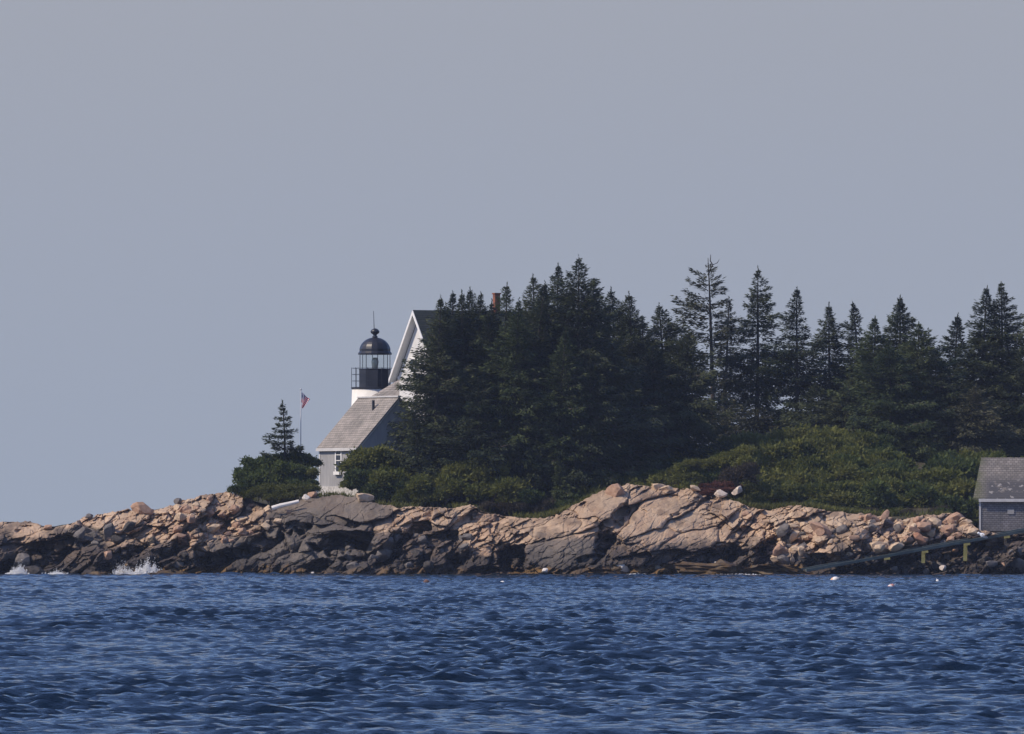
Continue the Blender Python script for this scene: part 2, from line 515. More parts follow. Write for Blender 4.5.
# big blocks read off the photo: px, py, angle of the long axis (deg, up to the right), half length, half height, offset (m, + = farther), tilt x (m per m, - = faces left), tilt z
BLOCKS = [
 (20, 532, 5, 40, 8, -.4, -.2, .9), (70, 540, 30, 22, 7, .6, .5, -.3), (84, 537, 0, 24, 11, -.6, .75, -.55), (30, 556, 0, 40, 12, .9, .5, -.6), (80, 558, 30, 40, 9, -.3, .05, .3),
 (115, 524, 12, 34, 8, -.2, -.3, .9), (120, 552, 25, 26, 9, -.6, .9, -.5), (150, 532, 35, 22, 8, -.3, -.4, .5), (188, 512, 20, 36, 12, -.8, -.5, .9), (172, 532, 35, 28, 7, -.2, -.3, .4),
 (165, 548, 30, 24, 8, -.6, .7, -.3), (205, 528, 40, 16, 8, -.3, -.5, .5), (220, 548, 30, 30, 9, -.4, .1, .1), (200, 560, 10, 40, 8, .2, .8, -.5), (245, 525, 30, 22, 8, -.2, -.2, .3),
 (255, 545, 5, 26, 12, .6, .9, -.6), (270, 528, 80, 12, 7, -.4, -.6, .1), (262, 560, 35, 30, 9, .0, .3, -.2),
 (335, 507, -4, 62, 10, -.2, -.15, 1.2), (300, 534, 75, 16, 14, -.7, .75, -.8), (312, 540, 35, 16, 9, -1.1, -.05, .3), (350, 540, -15, 40, 12, 1.3, 1.0, -.9), (330, 528, 4, 40, 5, -.6, -.1, 1.2),
 (310, 563, 12, 40, 9, -.2, .5, -.4), (352, 558, 10, 18, 12, -.3, .6, -.2), (345, 520, -25, 20, 6, .6, 1.0, -.6), (367, 571, 25, 20, 8, -.6, .3, -.1),
 (408, 515, 15, 36, 8, -.3, -.35, .8), (375, 545, 45, 26, 8, -.9, -.6, .2), (410, 528, 5, 30, 6, .5, .8, -.7), (455, 517, 30, 24, 9, -.6, -.5, .5), (470, 520, 15, 26, 6, .2, .8, -.5), (393, 548, 60, 20, 9, .6, .9, -.6),
 (420, 552, 50, 24, 9, -.2, .6, -.4), (445, 556, 55, 22, 10, -.4, .35, -.5), (405, 568, 30, 24, 8, -.4, .7, -.4), (438, 540, 20, 24, 8, .4, .9, -.6), (470, 535, 80, 15, 10, -.9, -.1, .3), (484, 533, 80, 14, 7, -.6, .1, .2),
 (500, 538, 10, 18, 7, -.9, -.2, .7), (478, 554, 60, 22, 12, -1.2, -.35, .3), (500, 562, 60, 24, 8, -.8, -.4, .3), (512, 560, 70, 22, 12, -.1, 1.1, -.5), (518, 540, 30, 22, 8, -.7, -.2, .7),
 (515, 525, 5, 40, 6, .2, -.1, .8), (568, 552, 8, 52, 17, -1.5, .15, .05), (555, 528, 22, 40, 10, -1.0, -.35, .9), (605, 503, 32, 44, 12, -1.4, -.45, .75), (612, 525, 45, 30, 9, -.1, .4, .1), (645, 492, 10, 30, 9, -1.0, -.1, .6),
 (602, 545, 70, 18, 9, .8, 1.2, -.6), (655, 518, 20, 56, 14, -1.6, -.4, .9), (648, 540, 15, 50, 12, -1.7, -.15, .6), (690, 540, 5, 40, 12, -1.8, -.05, .35), (700, 515, 20, 56, 14, -1.2, -.2, .8), (735, 525, 60, 30, 12, -1.1, .1, .3), (725, 503, 10, 40, 8, -.7, -.1, 1.0),
 (640, 562, 15, 60, 8, -1.2, .3, -.1), (695, 560, 25, 24, 8, -1.2, -.2, .0), (720, 556, 40, 20, 10, -.9, .9, -.5), (685, 568, 0, 30, 7, -.4, .8, -.8), (748, 540, 40, 20, 8, -.8, -.4, .4), (760, 552, 30, 24, 8, .1, .7, -.4),
 (800, 512, 15, 40, 8, -.7, -.2, .7), (785, 530, 50, 26, 10, -.4, .1, .2), (818, 530, 70, 24, 14, -.7, .05, .3), (845, 518, 3, 36, 8, -.3, .0, .7), (790, 552, 15, 36, 9, -.2, -.1, .3), (830, 552, 20, 36, 9, -.4, .0, .4),
 (860, 535, 35, 34, 12, -.4, -.2, .6), (900, 532, 20, 40, 12, -.3, -.1, .7), (950, 528, 15, 40, 10, -.2, -.1, .8), (880, 560, 10, 60, 8, .2, .2, .2), (950, 560, 10, 60, 8, .6, .2, .2), (1020, 555, 10, 60, 12, .6, .2, .3), (1100, 550, 10, 60, 14, .4, .1, .4), (-60, 545, 20, 50, 14, -.2, .1, .4), (-140, 545, 20, 50, 14, .2, -.1, .4), (1180, 550, 10, 60, 14, .2, .1, .4),
]
# dark slab of the dyke and other tone areas: polygonal by soft ellipses px, py, rx, ry, strength
DYKE = [(332, 512, 62, 22), (290, 540, 30, 26), (330, 545, 45, 30), (85, 537, 24, 11), (568, 553, 44, 16), (240, 552, 40, 18)]

SMOOTH = [(650, 515, 60, 22), (690, 540, 45, 14), (560, 528, 40, 10), (600, 505, 35, 14), (30, 530, 40, 8), (820, 528, 30, 12), (840, 516, 30, 7)]
PITS = [(298, 530, 9, 13, 80, 2.2), (345, 548, 40, 13, -14, 2.6), (330, 566, 30, 6, 5, 1.2), (512, 560, 14, 15, 70, 2.4), (55, 545, 34, 9, 5, 1.8), (8, 566, 16, 6, 0, 1.2), (606, 543, 11, 12, 70, 2.2), (716, 557, 22, 8, 25, 1.6),
        (738, 553, 12, 10, 40, 1.5), (128, 553, 16, 9, 20, 1.4), (176, 548, 20, 7, 35, 1.5), (168, 566, 30, 5, 0, 1.3), (230, 555, 30, 8, 10, 1.6), (262, 545, 20, 10, 0, 1.4), (405, 540, 16, 5, 20, 1.3), (385, 560, 14, 7, 40, 1.4), (440, 540, 22, 7, 10, 1.4),
        (455, 562, 14, 9, 50, 1.5), (420, 530, 12, 5, 0, 1.1), (488, 572, 18, 4, 0, 1.1), (640, 568, 40, 4, 3, 1.0), (690, 570, 16, 5, 0, 1.4), (590, 560, 14, 5, 10, 1.1), (620, 516, 6, 14, -30, 1.0), (573, 512, 14, 3, 35, .8), (770, 545, 14, 7, 40, 1.4),
        (800, 540, 14, 6, 20, 1.2), (830, 560, 30, 6, 8, 1.2), (880, 566, 40, 5, 8, 1.2), (975, 556, 40, 9, 10, 1.2), (690, 507, 26, 3, 25, .7), (96, 522, 16, 3, 15, .7), (152, 520, 20, 3, 25, .8), (36, 527, 22, 3, 8, .7), (210, 520, 12, 4, 40, .9)]

def ledge_fields(px, py):
    """depth Y and albedo of the ledge at picture positions"""
    h = np.maximum(575.0 - py, -20) / 15.0
    hp = np.maximum(h, 0)
    Y = shore_Y(px) + 0.75 * h + 0.17 * hp * hp
    # how rubbly / how smooth the rock is along the shore
    rub = np.clip(np.interp(px, [0, 150, 200, 290, 310, 400, 560, 640, 730, 790, 850, 1000, 1100], [.5, .5, 1.0, .9, .35, .5, .4, .35, .45, .8, 1.0, 1.0, .8]), 0, 1)
    wob_x = px + 9 * fbm(px / 30, py / 22, 5, 3)
    wob_y = py + 6 * fbm(px / 26, py / 20, 9, 3)
    # level 1: blocks from the photo
    f1 = np.full(px.shape, 1e9); f2 = np.full(px.shape, 1e9)
    add = np.zeros_like(px); bid = np.zeros_like(px)
    for i, (bx, by, ang, rl, rh, off, ta, tb) in enumerate(BLOCKS):
        a = math.radians(ang)
        dx, dy = wob_x - bx, -(wob_y - by)
        u = (dx * math.cos(a) + dy * math.sin(a)) / rl
        v = (-dx * math.sin(a) + dy * math.cos(a)) / rh
        d = (u * u * np.abs(u) + v * v * np.abs(v)) ** (1 / 3.0)
        z = off + ta * dx / 15.0 * 1.0 + tb * dy / 15.0 * 0.9
        z = z - 0.5 * np.sqrt(np.maximum(0.0, 1.2 - d * d))      # a rounded belly
        near = d < f1
        f2 = np.where(near, f1, np.minimum(f2, d))
        f1 = np.where(near, d, f1)
        add = np.where(near, z, add); bid = np.where(near, i, bid)
    fade = smooth(-1.2, 0.5, h)
    Y = Y + np.clip(add, -2.4, 2.6) * 0.85
    crack = np.exp(-np.maximum(f2 - f1, 0) / 0.07)
    Y = Y + 0.40 * crack
    # dark recesses under the big blocks
    for bx, by, rl, rh, ang, dep in PITS:
        a = math.radians(ang)
        dx, dy = px + 7 * fbm(px / 9, py / 7, 15, 3) - bx, -(py + 5 * fbm(px / 9, py / 7, 25, 3) - by)
        u = (dx * math.cos(a) + dy * math.sin(a)) / rl
        v = (-dx * math.sin(a) + dy * math.cos(a)) / rh
        Y = Y + dep * smooth(1.12, .8, np.sqrt(u * u + v * v)) * (.35 + .75 * smooth(-.2, .12, fbm(px / 12, py / 7, int(bx) + 300, 3)))
    sm = np.zeros_like(px)
    for ex, ey, rx, ry in DYKE + SMOOTH:
        sm = np.maximum(sm, smooth(1.15, .8, np.hypot((px - ex) / rx, (py - ey) / ry)))
    soft = 1 - .74 * sm
    # sheets of granite dipping to the left, one lapping over the other
    a = math.radians(31)
    for per, amp, s in ((17.0, .55, 201), (7.5, .22, 231)):
        v = (-px * math.sin(a) - py * math.cos(a)) / per + 1.1 * fbm(px / (per * 3.5), py / (per * 1.6), s, 3)
        iv = np.floor(v); fv = v - iv
        lat = (px * math.cos(a) - py * math.sin(a)) / (per * 3.0) + hash2(iv, iv * 0, s + 1) * 7
        k = hash2(iv, np.floor(lat), s + 2)
        Y = Y + soft * amp * (.3 + k) * (fv ** 1.5 - .5)
    # joint blocks
    tone = np.zeros_like(px)
    for sc, amp, tilt, s, ang, stretch in ((21.0, .55, 1.1, 31, 33, 2.1), (9.5, .36, 1.3, 57, 26, 1.8), (4.6, .18, 1.2, 83, 40, 1.5)):
        a = math.radians(ang)
        x = px + sc * .5 * fbm(px / sc, py / sc, s + 3, 2); y = -(py + sc * .5 * fbm(px / sc + 9, py / sc, s + 4, 2))
        u = (x * math.cos(a) + y * math.sin(a)) / (sc * stretch)
        v = (-x * math.sin(a) + y * math.cos(a)) / sc
        g1, g2, cx, cy, ox, oy = worley(u, v, s)
        r1, r2, r3 = hash2(cx, cy, s + 5) - .5, hash2(cx, cy, s + 6) - .5, hash2(cx, cy, s + 7) - .5
        k = amp * (0.30 + 0.95 * rub) * soft
        ck = np.clip(fbm(px / 14, py / 9, s + 60, 2) * 2.2, 0, 1)
        Y = Y + k * (r1 * 2.0 + tilt * 2.4 * (r2 * ox * stretch + r3 * oy) + .5 * g1 * g1 * rub) + k * .9 * ck * np.exp(-(g2 - g1) / .05)
        tone = tone + (hash2(cx, cy, s + 8) - .5) * (0.6 if sc > 10 else 0.5)
    Y = Y + 0.10 * fbm(px / 5, py / 4, 71, 3)
    # ---- albedo
    n1 = fbm(px / 28, py / 14, 101, 4); n2 = fbm(px / 7, py / 5, 111, 3)
    pale = np.array([.62, .47, .325]); pink = np.array([.40, .265, .175]); tan = np.array([.35, .27, .19])
    t = np.clip(.5 + tone * .55 + n2 * .5, 0, 1)[..., None]
    q = np.clip(.5 + n1 * 1.1, 0, 1)[..., None]
    col = (pale * t + pink * (1 - t)) * (1 - .55 * q) + (tan * (.75 + .5 * t)) * (.55 * q)
    # brown stained and lichen-dark patches in the upper rock
    stain = smooth(.10, .42, fbm(px / 17, py / 9, 141, 4) + tone * .35)
    col = col * (1 - .62 * stain[..., None]) + np.array([.15, .105, .075]) * (.62 * stain[..., None])
    # the black zone washed by the sea, and shade painted in below the ramp
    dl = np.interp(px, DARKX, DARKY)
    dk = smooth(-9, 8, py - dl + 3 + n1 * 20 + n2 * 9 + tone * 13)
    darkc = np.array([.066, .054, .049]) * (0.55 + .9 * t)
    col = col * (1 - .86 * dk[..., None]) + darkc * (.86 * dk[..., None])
    gray = np.zeros_like(px)
    for ex, ey, rx, ry in DYKE:
        d = np.hypot((px - ex) / rx, (py - ey) / ry)
        gray = np.maximum(gray, smooth(1.1, .85, d + n2 * .25))
    grayc = np.array([.130, .114, .098]) * (0.75 + .5 * t)
    col = col * (1 - .85 * gray[..., None]) + grayc * (.85 * gray[..., None])
    blk = smooth(552, 566, py + n2 * 12 + n1 * 9)
    blackc = np.array([.045, .040, .038])
    col = col * (1 - .8 * blk[..., None]) + blackc * (.8 * blk[..., None])
    weedx = np.interp(px, [0, 100, 115, 200, 225, 300, 320, 370, 385, 500, 515, 545, 575, 600, 625, 680, 800, 815, 1230], [0, 0, .8, .8, .6, .6, .2, .2, .4, .2, .8, .8, .2, .9, .6, .8, .8, .1, .1])
    wd = smooth(566, 571, py + n2 * 8 + (weedx - .6) * 4) * weedx
    weedc = np.array([.20, .115, .035]) * (.5 + t)
    col = col * (1 - wd[..., None]) + weedc * wd[..., None]
    return Y, col

def ledge_depth(px, py):
    a = np.array([[float(px)]]); b = np.array([[float(py)]])
    return float(ledge_fields(a, b)[0][0, 0])

def rock_material(name, attr):
    m = new_mat(name, rough=0.85, spec=0.25)
    at = N(m, 'ShaderNodeAttribute'); at.attribute_name = attr
    n = noise(m, 6.0, 6, 0.7)
    r = ramp(m, [(0.25, (0.62, 0.62, 0.64)), (0.75, (1.22, 1.2, 1.16))])
    L(m, n.outputs['Fac'], r.inputs[0])
    mxn = N(m, 'ShaderNodeMix'); mxn.data_type = 'RGBA'; mxn.blend_type = 'MULTIPLY'; mxn.inputs[0].default_value = 1.0
    L(m, at.outputs['Color'], mxn.inputs[6]); L(m, r.outputs[0], mxn.inputs[7])
    L(m, mxn.outputs[2], BS(m).inputs['Base Color'])
    b = N(m, 'ShaderNodeBump'); b.inputs['Strength'].default_value = 0.5; b.inputs['Distance'].default_value = 0.06
    L(m, n.outputs['Fac'], b.inputs['Height']); L(m, b.outputs[0], BS(m).inputs['Normal'])
    return m
M['ledge'] = rock_material('granite_ledge', 'albedo')

def grid_faces(nr, nc):
    i = np.arange(nr - 1)[:, None] * nc + np.arange(nc - 1)[None, :]
    return np.stack([i, i + 1, i + nc + 1, i + nc], -1).reshape(-1, 4)

LX = np.arange(-170, 1200.1, 0.8)
NV = 140
tt = np.linspace(0, 1, NV)
LPX = np.repeat(LX[None, :], NV, 0)
TOPL = top_py(LX) + 2.2 * fbm(LX / 7, LX * 0, 3, 3) + 1.2 * fbm(LX / 2.5, LX * 0, 8, 2)
LPY = 590.0 + (TOPL[None, :] - 590.0) * tt[:, None]
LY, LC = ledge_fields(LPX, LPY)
lz = CAM_H + (HZ - LPY) * LY / F
lx = (LPX - 512.0) * LY / F
lv = np.stack([lx, LY, lz], -1)
# a back side that rolls down behind the crest, so that the ledge is a solid hump
TOP_Y = LY[-1].copy()
back = []
for dy, dz in ((.5, .02), (1.5, -.15), (4, -.6), (9, -1.6), (16, -5.0), (22, -9.0)):
    b_ = lv[-1].copy(); b_[:, 1] += dy; b_[:, 2] += dz; back.append(b_)
lv_all = np.concatenate([lv, np.stack(back)], 0)
lc_all = np.concatenate([LC, np.repeat(LC[-1:], len(back), 0)], 0)
me = np_mesh('rocky_shore', lv_all.reshape(-1, 3), grid_faces(lv_all.shape[0], lv_all.shape[1]))
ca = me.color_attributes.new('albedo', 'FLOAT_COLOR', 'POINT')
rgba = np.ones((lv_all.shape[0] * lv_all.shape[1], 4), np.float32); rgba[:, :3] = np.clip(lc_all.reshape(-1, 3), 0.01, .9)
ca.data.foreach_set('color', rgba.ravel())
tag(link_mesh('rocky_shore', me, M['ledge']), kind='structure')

# ------------------------------------------------------------------ the ground behind the ledge
SMX = np.arange(-200, 1231, 5.0)
kern = np.ones(9) / 9
SM_TY = np.convolve(np.pad(np.interp(SMX, LX, TOP_Y), 4, 'edge'), kern, 'valid')
SM_TZ = np.convolve(np.pad(np.interp(SMX, LX, lv[-1, :, 2]), 4, 'edge'), kern, 'valid')
CRX = [-200, 0, 150, 220, 250, 300, 330, 400, 500, 560, 600, 680, 740, 800, 860, 920, 1000, 1100, 1230]
CRY = [575, 565, 540, 505, 492, 494, 496, 488, 482, 480, 478, 466, 455, 448, 452, 462, 468, 472, 476]
def ground_z(x, y):
    """height of the soil behind the ledge"""
    px = 512.0 + np.asarray(x, float) * F / np.maximum(y, 1)
    ty, tz = np.interp(px, SMX, SM_TY), np.interp(px, SMX, SM_TZ)
    cz = CAM_H + (HZ - np.interp(px, CRX, CRY)) * 632 / F
    z = (tz - .12) + (cz - tz + .12) * smooth(.08, 1, (y - ty) / (632 - ty))
    z = z - 1.5 * smooth(945, 985, px) * (1 - smooth(616, 626, np.asarray(y, float)))
    z = z * 1.0 - (z + 1.5) * smooth(690, 780, np.asarray(y, float))
    return z
gy = np.concatenate([np.linspace(.35, 34, 50), np.linspace(36, 190, 40)])
gpx = np.arange(-170, 1201, 4.0)
GX0, GD = np.meshgrid(gpx, gy)
GY = np.interp(GX0, SMX, SM_TY) + GD
GXw = (GX0 - 512.0) * GY / F
GZ = ground_z(GXw, GY) + .22 * fbm(GXw / 1.7, GY / 1.7, 41, 3) * smooth(.3, 3, GD) + .05
me = np_mesh('island_ground', np.stack([GXw, GY, GZ], -1).reshape(-1, 3), grid_faces(*GXw.shape), smooth_shade=True)
tag(link_mesh('island_ground', me, M['soil']), kind='structure')
def gz(x, y): return float(ground_z(np.array([x]), np.array([y]))[0])

# ------------------------------------------------------------------ the sea
def water_material():
    m = new_mat('sea_water', (0.0020, 0.009, 0.020), 0.05, 0.52)
    BS(m).inputs['IOR'].default_value = 1.33
    tc = N(m, 'ShaderNodeTexCoord')
    n = N(m, 'ShaderNodeTexNoise'); n.inputs['Scale'].default_value = 4.0; n.inputs['Detail'].default_value = 6
    n.inputs['Roughness'].default_value = 0.6
    L(m, tc.outputs['Object'], n.inputs['Vector'])
    b = N(m, 'ShaderNodeBump'); b.inputs['Strength'].default_value = 1.0; b.inputs['Distance'].default_value = 0.12
    L(m, n.outputs['Fac'], b.inputs['Height']); L(m, b.outputs[0], BS(m).inputs['Normal'])
    return m
M['water'] = water_material()
def sea():
    rng = np.random.default_rng(4)
    Ys = [95.0]
    while Ys[-1] < 613: Ys.append(Ys[-1] + 0.045 + 0.00062 * Ys[-1])
    Ys = np.array(Ys)
    nx = 760
    us = np.linspace(-720, 720, nx)
    X = (us[None, :] * Ys[:, None] / F).astype(np.float32)
    Y = np.repeat(Ys[:, None], nx, 1).astype(np.float32)
    Z = np.zeros_like(X); DX = np.zeros_like(X); DY = np.zeros_like(X)
    nc = 150
    lam = np.exp(rng.uniform(math.log(.26), math.log(8.0), nc))
    k = 2 * math.pi / lam
    th = math.radians(-84) + rng.normal(0, 1, nc) * np.where(lam > 1.2, .26, .55)          # running towards the camera and to the right
    a = 0.0068 * lam ** .55 * np.exp(-(lam / 4.2) ** 2) * (0.6 + .8 * rng.random(nc))
    ph = rng.uniform(0, 2 * math.pi, nc)
    dxs = Ys * (us[1] - us[0]) / F
    # patches of stronger and weaker wind sea
    gust = (1.0 + .75 * vnoise(X / 9.0, Y / 34.0, 7) + .55 * vnoise(X / 3.1, Y / 13.0, 19)).astype(np.float32)
    for i in range(nc):
        kx, ky = np.float32(k[i] * math.cos(th[i])), np.float32(k[i] * math.sin(th[i]))
        att = np.clip((lam[i] / np.maximum(dxs, .05) - 2.2) / 2.5, 0, 1).astype(np.float32)
        rows = att > 0
        if not rows.any(): continue
        n_ = int(rows.sum())
        p = kx * X[:n_] + ky * Y[:n_] + np.float32(ph[i])
        A = (a[i] * att[:n_])[:, None]
        Z[:n_] += A * np.cos(p)
        s = np.sin(p) * A * np.float32(.3)
        DX[:n_] -= s * np.float32(math.cos(th[i])); DY[:n_] -= s * np.float32(math.sin(th[i]))
    Z *= gust; DX *= gust; DY *= gust
    V = np.stack([X + DX, Y + DY, Z], -1)
    faces = grid_faces(*X.shape)
    # the calm sheet of the rest of the sea, out to the horizon, a little under the wave troughs
    far = []
    n0 = V.shape[0] * V.shape[1]
    ring = [(-1400, -60), (1400, -60), (1400, 1500), (-1400, 1500)]
    verts = np.concatenate([V.reshape(-1, 3), np.array([(x, y, -.45) for x, y in ring], np.float32)])
    faces = np.concatenate([faces, np.array([[n0, n0 + 1, n0 + 2, n0 + 3]])])
    me = np_mesh('sea', verts, faces, smooth_shade=True)
    return tag(link_mesh('sea', me, M['water']), kind='structure')
sea()

# ------------------------------------------------------------------ the hazy air
hm = MB(); hm.box(-1450, 1450, -80, 1550, -12.0, 60.0)
hmat = bpy.data.materials.new('haze_air'); hmat.use_nodes = True
hn = hmat.node_tree
for q in list(hn.nodes):
    if q.type == 'BSDF_PRINCIPLED': hn.nodes.remove(q)
pv = hn.nodes.new('ShaderNodeVolumePrincipled')
pv.inputs['Color'].default_value = (0.62, 0.74, 1.0, 1)
pv.inputs['Density'].default_value = 0.00007
hn.links.new(pv.outputs[0], hn.nodes['Material Output'].inputs['Volume'])
tag(hm.build('haze', hmat), kind='stuff')

# ------------------------------------------------------------------ rocks one can tell apart
def rock_mesh(seed, flat=.7, cuts=9, elong=1.0):
    r = random.Random(seed)
    bm = bmesh.new()
    bmesh.ops.create_icosphere(bm, subdivisions=2, radius=1.0)
    for v in bm.verts:
        v.co.x *= elong
        v.co.z *= flat
    for _ in range(cuts):
        n = Vector((r.gauss(0, 1), r.gauss(0, 1), r.gauss(0, .8))).normalized()
        d = r.uniform(.42, .72)
        for v in bm.verts:
            e = v.co.dot(n) - d
            if e > 0: v.co -= n * e * .96
    for v in bm.verts: v.co += Vector((r.gauss(0, .02), r.gauss(0, .02), r.gauss(0, .02)))
    bmesh.ops.recalc_face_normals(bm, faces=bm.faces[:])
    me = bpy.data.meshes.new('boulder')
    bm.to_mesh(me); bm.free()
    return me

def stone_mat(name, c0, c1):
    m = weathered(name, c0, c1, 2.2, 0.85, bump=0.35, spec=0.25)
    return m
M['st_pale'] = stone_mat('pale_granite', (.42, .305, .20), (.60, .46, .32))
M['st_pink'] = stone_mat('pink_granite', (.30, .185, .125), (.46, .30, .205))
M['st_rust'] = stone_mat('rusty_granite', (.34, .17, .10), (.48, .26, .16))
M['st_gray'] = stone_mat('gray_granite', (.10, .09, .085), (.19, .17, .155))
M['st_black'] = stone_mat('wet_black_rock', (.030, .028, .028), (.075, .066, .060))
M['st_white'] = stone_mat('whitish_granite', (.58, .53, .48), (.74, .70, .65))
M['st_cream'] = stone_mat('cream_granite', (.46, .38, .31), (.66, .57, .49))
protos = {}
def rock(px, py, r, mat, label, group=None, flat=.75, elong=1.0, seed=1, rz=0.0, tilt=0.0, Y=None, sink=.25, name='boulder'):
    """a stone of radius r metres whose middle shows at px, py, lying on the ledge"""
    key = (seed % 9, mat, round(flat, 1), round(elong, 1))
    if key not in protos:
        me = rock_mesh(seed % 9 + 11, flat, 9, elong)
        if mat == 'weed':
            bm = bmesh.new(); bm.from_mesh(me)
            bmesh.ops.subdivide_edges(bm, edges=bm.edges[:], cuts=2, use_grid_fill=True)
            co = np.array([v.co for v in bm.verts])
            nn = fbm(co[:, 0] * 5 + co[:, 2] * 9, co[:, 1] * 5 + co[:, 2] * 4, seed, 4)
            for v, k in zip(bm.verts, nn): v.co *= 1 + .55 * float(k)
            bm.to_mesh(me); bm.free()
        me.materials.append(M[mat])
        protos[key] = me
    if Y is None: Y = ledge_depth(px, min(max(py, float(top_py(px)) + 1), 580)) - r * sink
    o = bpy.data.objects.new(name, protos[key])
    COL.objects.link(o)
    o.location = P(px, py, Y)
    o.scale = (r, r, r)
    o.rotation_euler = (tilt * .4, tilt, rz)
    tag(o, label, 'rock', group)
    return o

rock(141, 508, .8, 'st_pink', 'pink wedge shaped boulder on the skyline of the left ledge', flat=.55, elong=1.3, seed=3, rz=.2, tilt=.25)
rock(178, 501.5, .36, 'st_gray', 'small dark round rock on the skyline just left of the high pink dome', flat=.7, seed=5)
rock(89, 517, .4, 'st_gray', 'small dark jagged rock perched on the left skyline', flat=.6, elong=1.3, seed=2)
rock(48, 527.5, .4, 'st_pink', 'low pink rock on the lowest dip of the left skyline', flat=.5, elong=1.5, seed=6)
rock(618, 492.5, .8, 'st_pink', 'rounded pink boulder on the brow of the big granite dome', flat=.75, elong=1.2, seed=4)
rock(657, 487.5, .55, 'st_pale', 'first of the small pale rocks lined up along the dome top', flat=.55, elong=1.3, seed=7)
rock(668, 489, .45, 'st_pale', 'small pale rock beside the first one along the dome top', flat=.55, elong=1.2, seed=8)
rock(694, 488, .5, 'st_pale', 'flat pale rock at the left edge of the red brown patch', flat=.4, elong=1.6, seed=1)
rock(720, 493.5, .46, 'st_cream', 'whitish boulder in front of the red brown patch', flat=.7, elong=1.4, seed=3, Y=608.6)
rock(738, 490.5, .46, 'st_cream', 'whitish leaning boulder between the red brown patch and green shrubs', flat=.5, elong=1.7, seed=5, tilt=-.6, Y=609)
rock(830, 502.5, .34, 'st_pink', 'small pinkish rock peeping out of the shrubs above the shore', flat=1.0, seed=6, Y=613)
rock(746, 514.5, .5, 'st_pink', 'squat pink rock below the shrubs at the right end of the dome', flat=.5, elong=1.4, seed=2)
rock(622, 568.5, .75, 'st_white', 'pale pointed boulder at the waterline under the granite dome', flat=.7, elong=1.2, seed=4)
rock(657, 567.5, .35, 'st_white', 'small whitish stone at the waterline right of the pale pointed boulder', flat=.7, seed=8)
rock(718, 564.5, .42, 'st_white', 'small whitish stone above the long weedy strip at the waterline', flat=.5, elong=1.3, seed=7)
rock(545, 571, .3, 'st_white', 'tiny whitish stone at the waterline in the orange weed', flat=.7, seed=6)
rock(312, 573.5, .22, 'st_white', 'tiny pale stone at the waterline under the dark slab', flat=.6, elong=1.4, seed=6)
rock(943, 568, .30, 'st_cream', 'white stone at the waterline below the timber ramp', flat=.7, seed=5, Y=598.5)
rock(918, 538.5, .6, 'st_rust', 'rusty orange boulder in the rubble above the timber ramp', flat=.7, elong=1.3, seed=1)
rock(1011, 548, 1.0, 'st_rust', 'rusty slab below the ramp in the right corner', flat=.5, elong=1.6, seed=4, tilt=-.35, Y=603.0)
rock(1021, 556.5, .6, 'st_rust', 'small rusty boulder at the right edge below the ramp', flat=.6, elong=1.3, seed=2, Y=602.5)
rock(306, 497.5, .34, 'st_white', 'white square stone beside the corner of the gray shed', flat=.8, seed=3)
rock(313, 494.5, .4, 'st_pink', 'pinkish stone touching the left foot of the gray shed', flat=.5, elong=1.3, seed=5)
rock(362, 497.5, .62, 'st_pale', 'pale flat rock at the right foot of the gray shed', flat=.5, elong=1.5, seed=7)
rock(213, 529, .75, 'st_pale', 'pale leaning slab in the middle of the left rubble', flat=.35, elong=1.7, seed=8, tilt=-.5)
rock(238, 522, .8, 'st_pale', 'pale tilted slab in the upper right of the left rubble', flat=.35, elong=1.6, seed=1, tilt=-.7)
rock(36, 574.5, 1.05, 'st_black', 'black rounded rock awash in the surf at far left', flat=.55, elong=1.5, seed=4, Y=598.5)
rock(22, 562, .8, 'st_gray', 'gray block standing behind the black rock in the surf', flat=.8, elong=1.1, seed=6)
rock(97, 577, .95, 'weed', 'mustard coloured weedy rock between the two patches of surf', flat=.35, elong=1.6, seed=5, Y=597.5)
rock(165, 575.5, 1.5, 'weed', 'long weedy rock just right of the white splash', flat=.25, elong=1.9, seed=3, Y=598.2)
rock(545, 573, 1.3, 'weed', 'orange weedy rock below the smooth gray slab', flat=.4, elong=1.6, seed=2, Y=599)
rock(607, 573, 1.3, 'weed', 'orange weedy rock left of the pale pointed boulder', flat=.4, elong=1.6, seed=6, Y=597.4)
rock(722, 571.5, 2.6, 'weed', 'long low weedy rock at the waterline under the right of the dome', flat=.22, elong=1.9, seed=4, Y=598.2)
rock(783, 571.5, 2.1, 'weed', 'thin weedy ledge at the waterline left of the ramp foot', flat=.18, elong=1.9, seed=8, Y=599)

rr = random.Random(77)
def rubble(n, xs, ys, rs, mats, label, group, key=None):
    k = 0
    while k < n:
        px, py = rr.uniform(*xs), rr.uniform(*ys)
        if py < top_py(px) + 2: continue
        if key and not key(px, py): continue
        r = rr.uniform(*rs) * (1.25 if rr.random() < .15 else .85)
        rock(px, py, r, rr.choice(mats), label, group, flat=rr.choice((.5, .7)), elong=rr.choice((1.0, 1.3, 1.6)), seed=rr.randrange(9), rz=rr.uniform(-.5, .5), tilt=rr.gauss(-.25, .45), sink=rr.uniform(0, .5))
        k += 1
rubble(46, (178, 292), (493, 548), (.28, .55), ('st_pale', 'st_pink', 'st_pink'), 'pinkish angular boulder in the rubble slope below the left bushes', 'boulders of the left rubble slope', lambda x, y: y < 545 - max(0, x - 240) * .55 and y > 500)
rubble(84, (775, 978), (514, 560), (.28, .62), ('st_pale', 'st_pink', 'st_pink', 'st_pale', 'st_gray'), 'pinkish angular boulder in the rubble between the shrubs and the ramp', 'boulders of the right rubble slope', lambda x, y: y < 566 - (x - 800) * .13 and (y > 524 or x > 850))
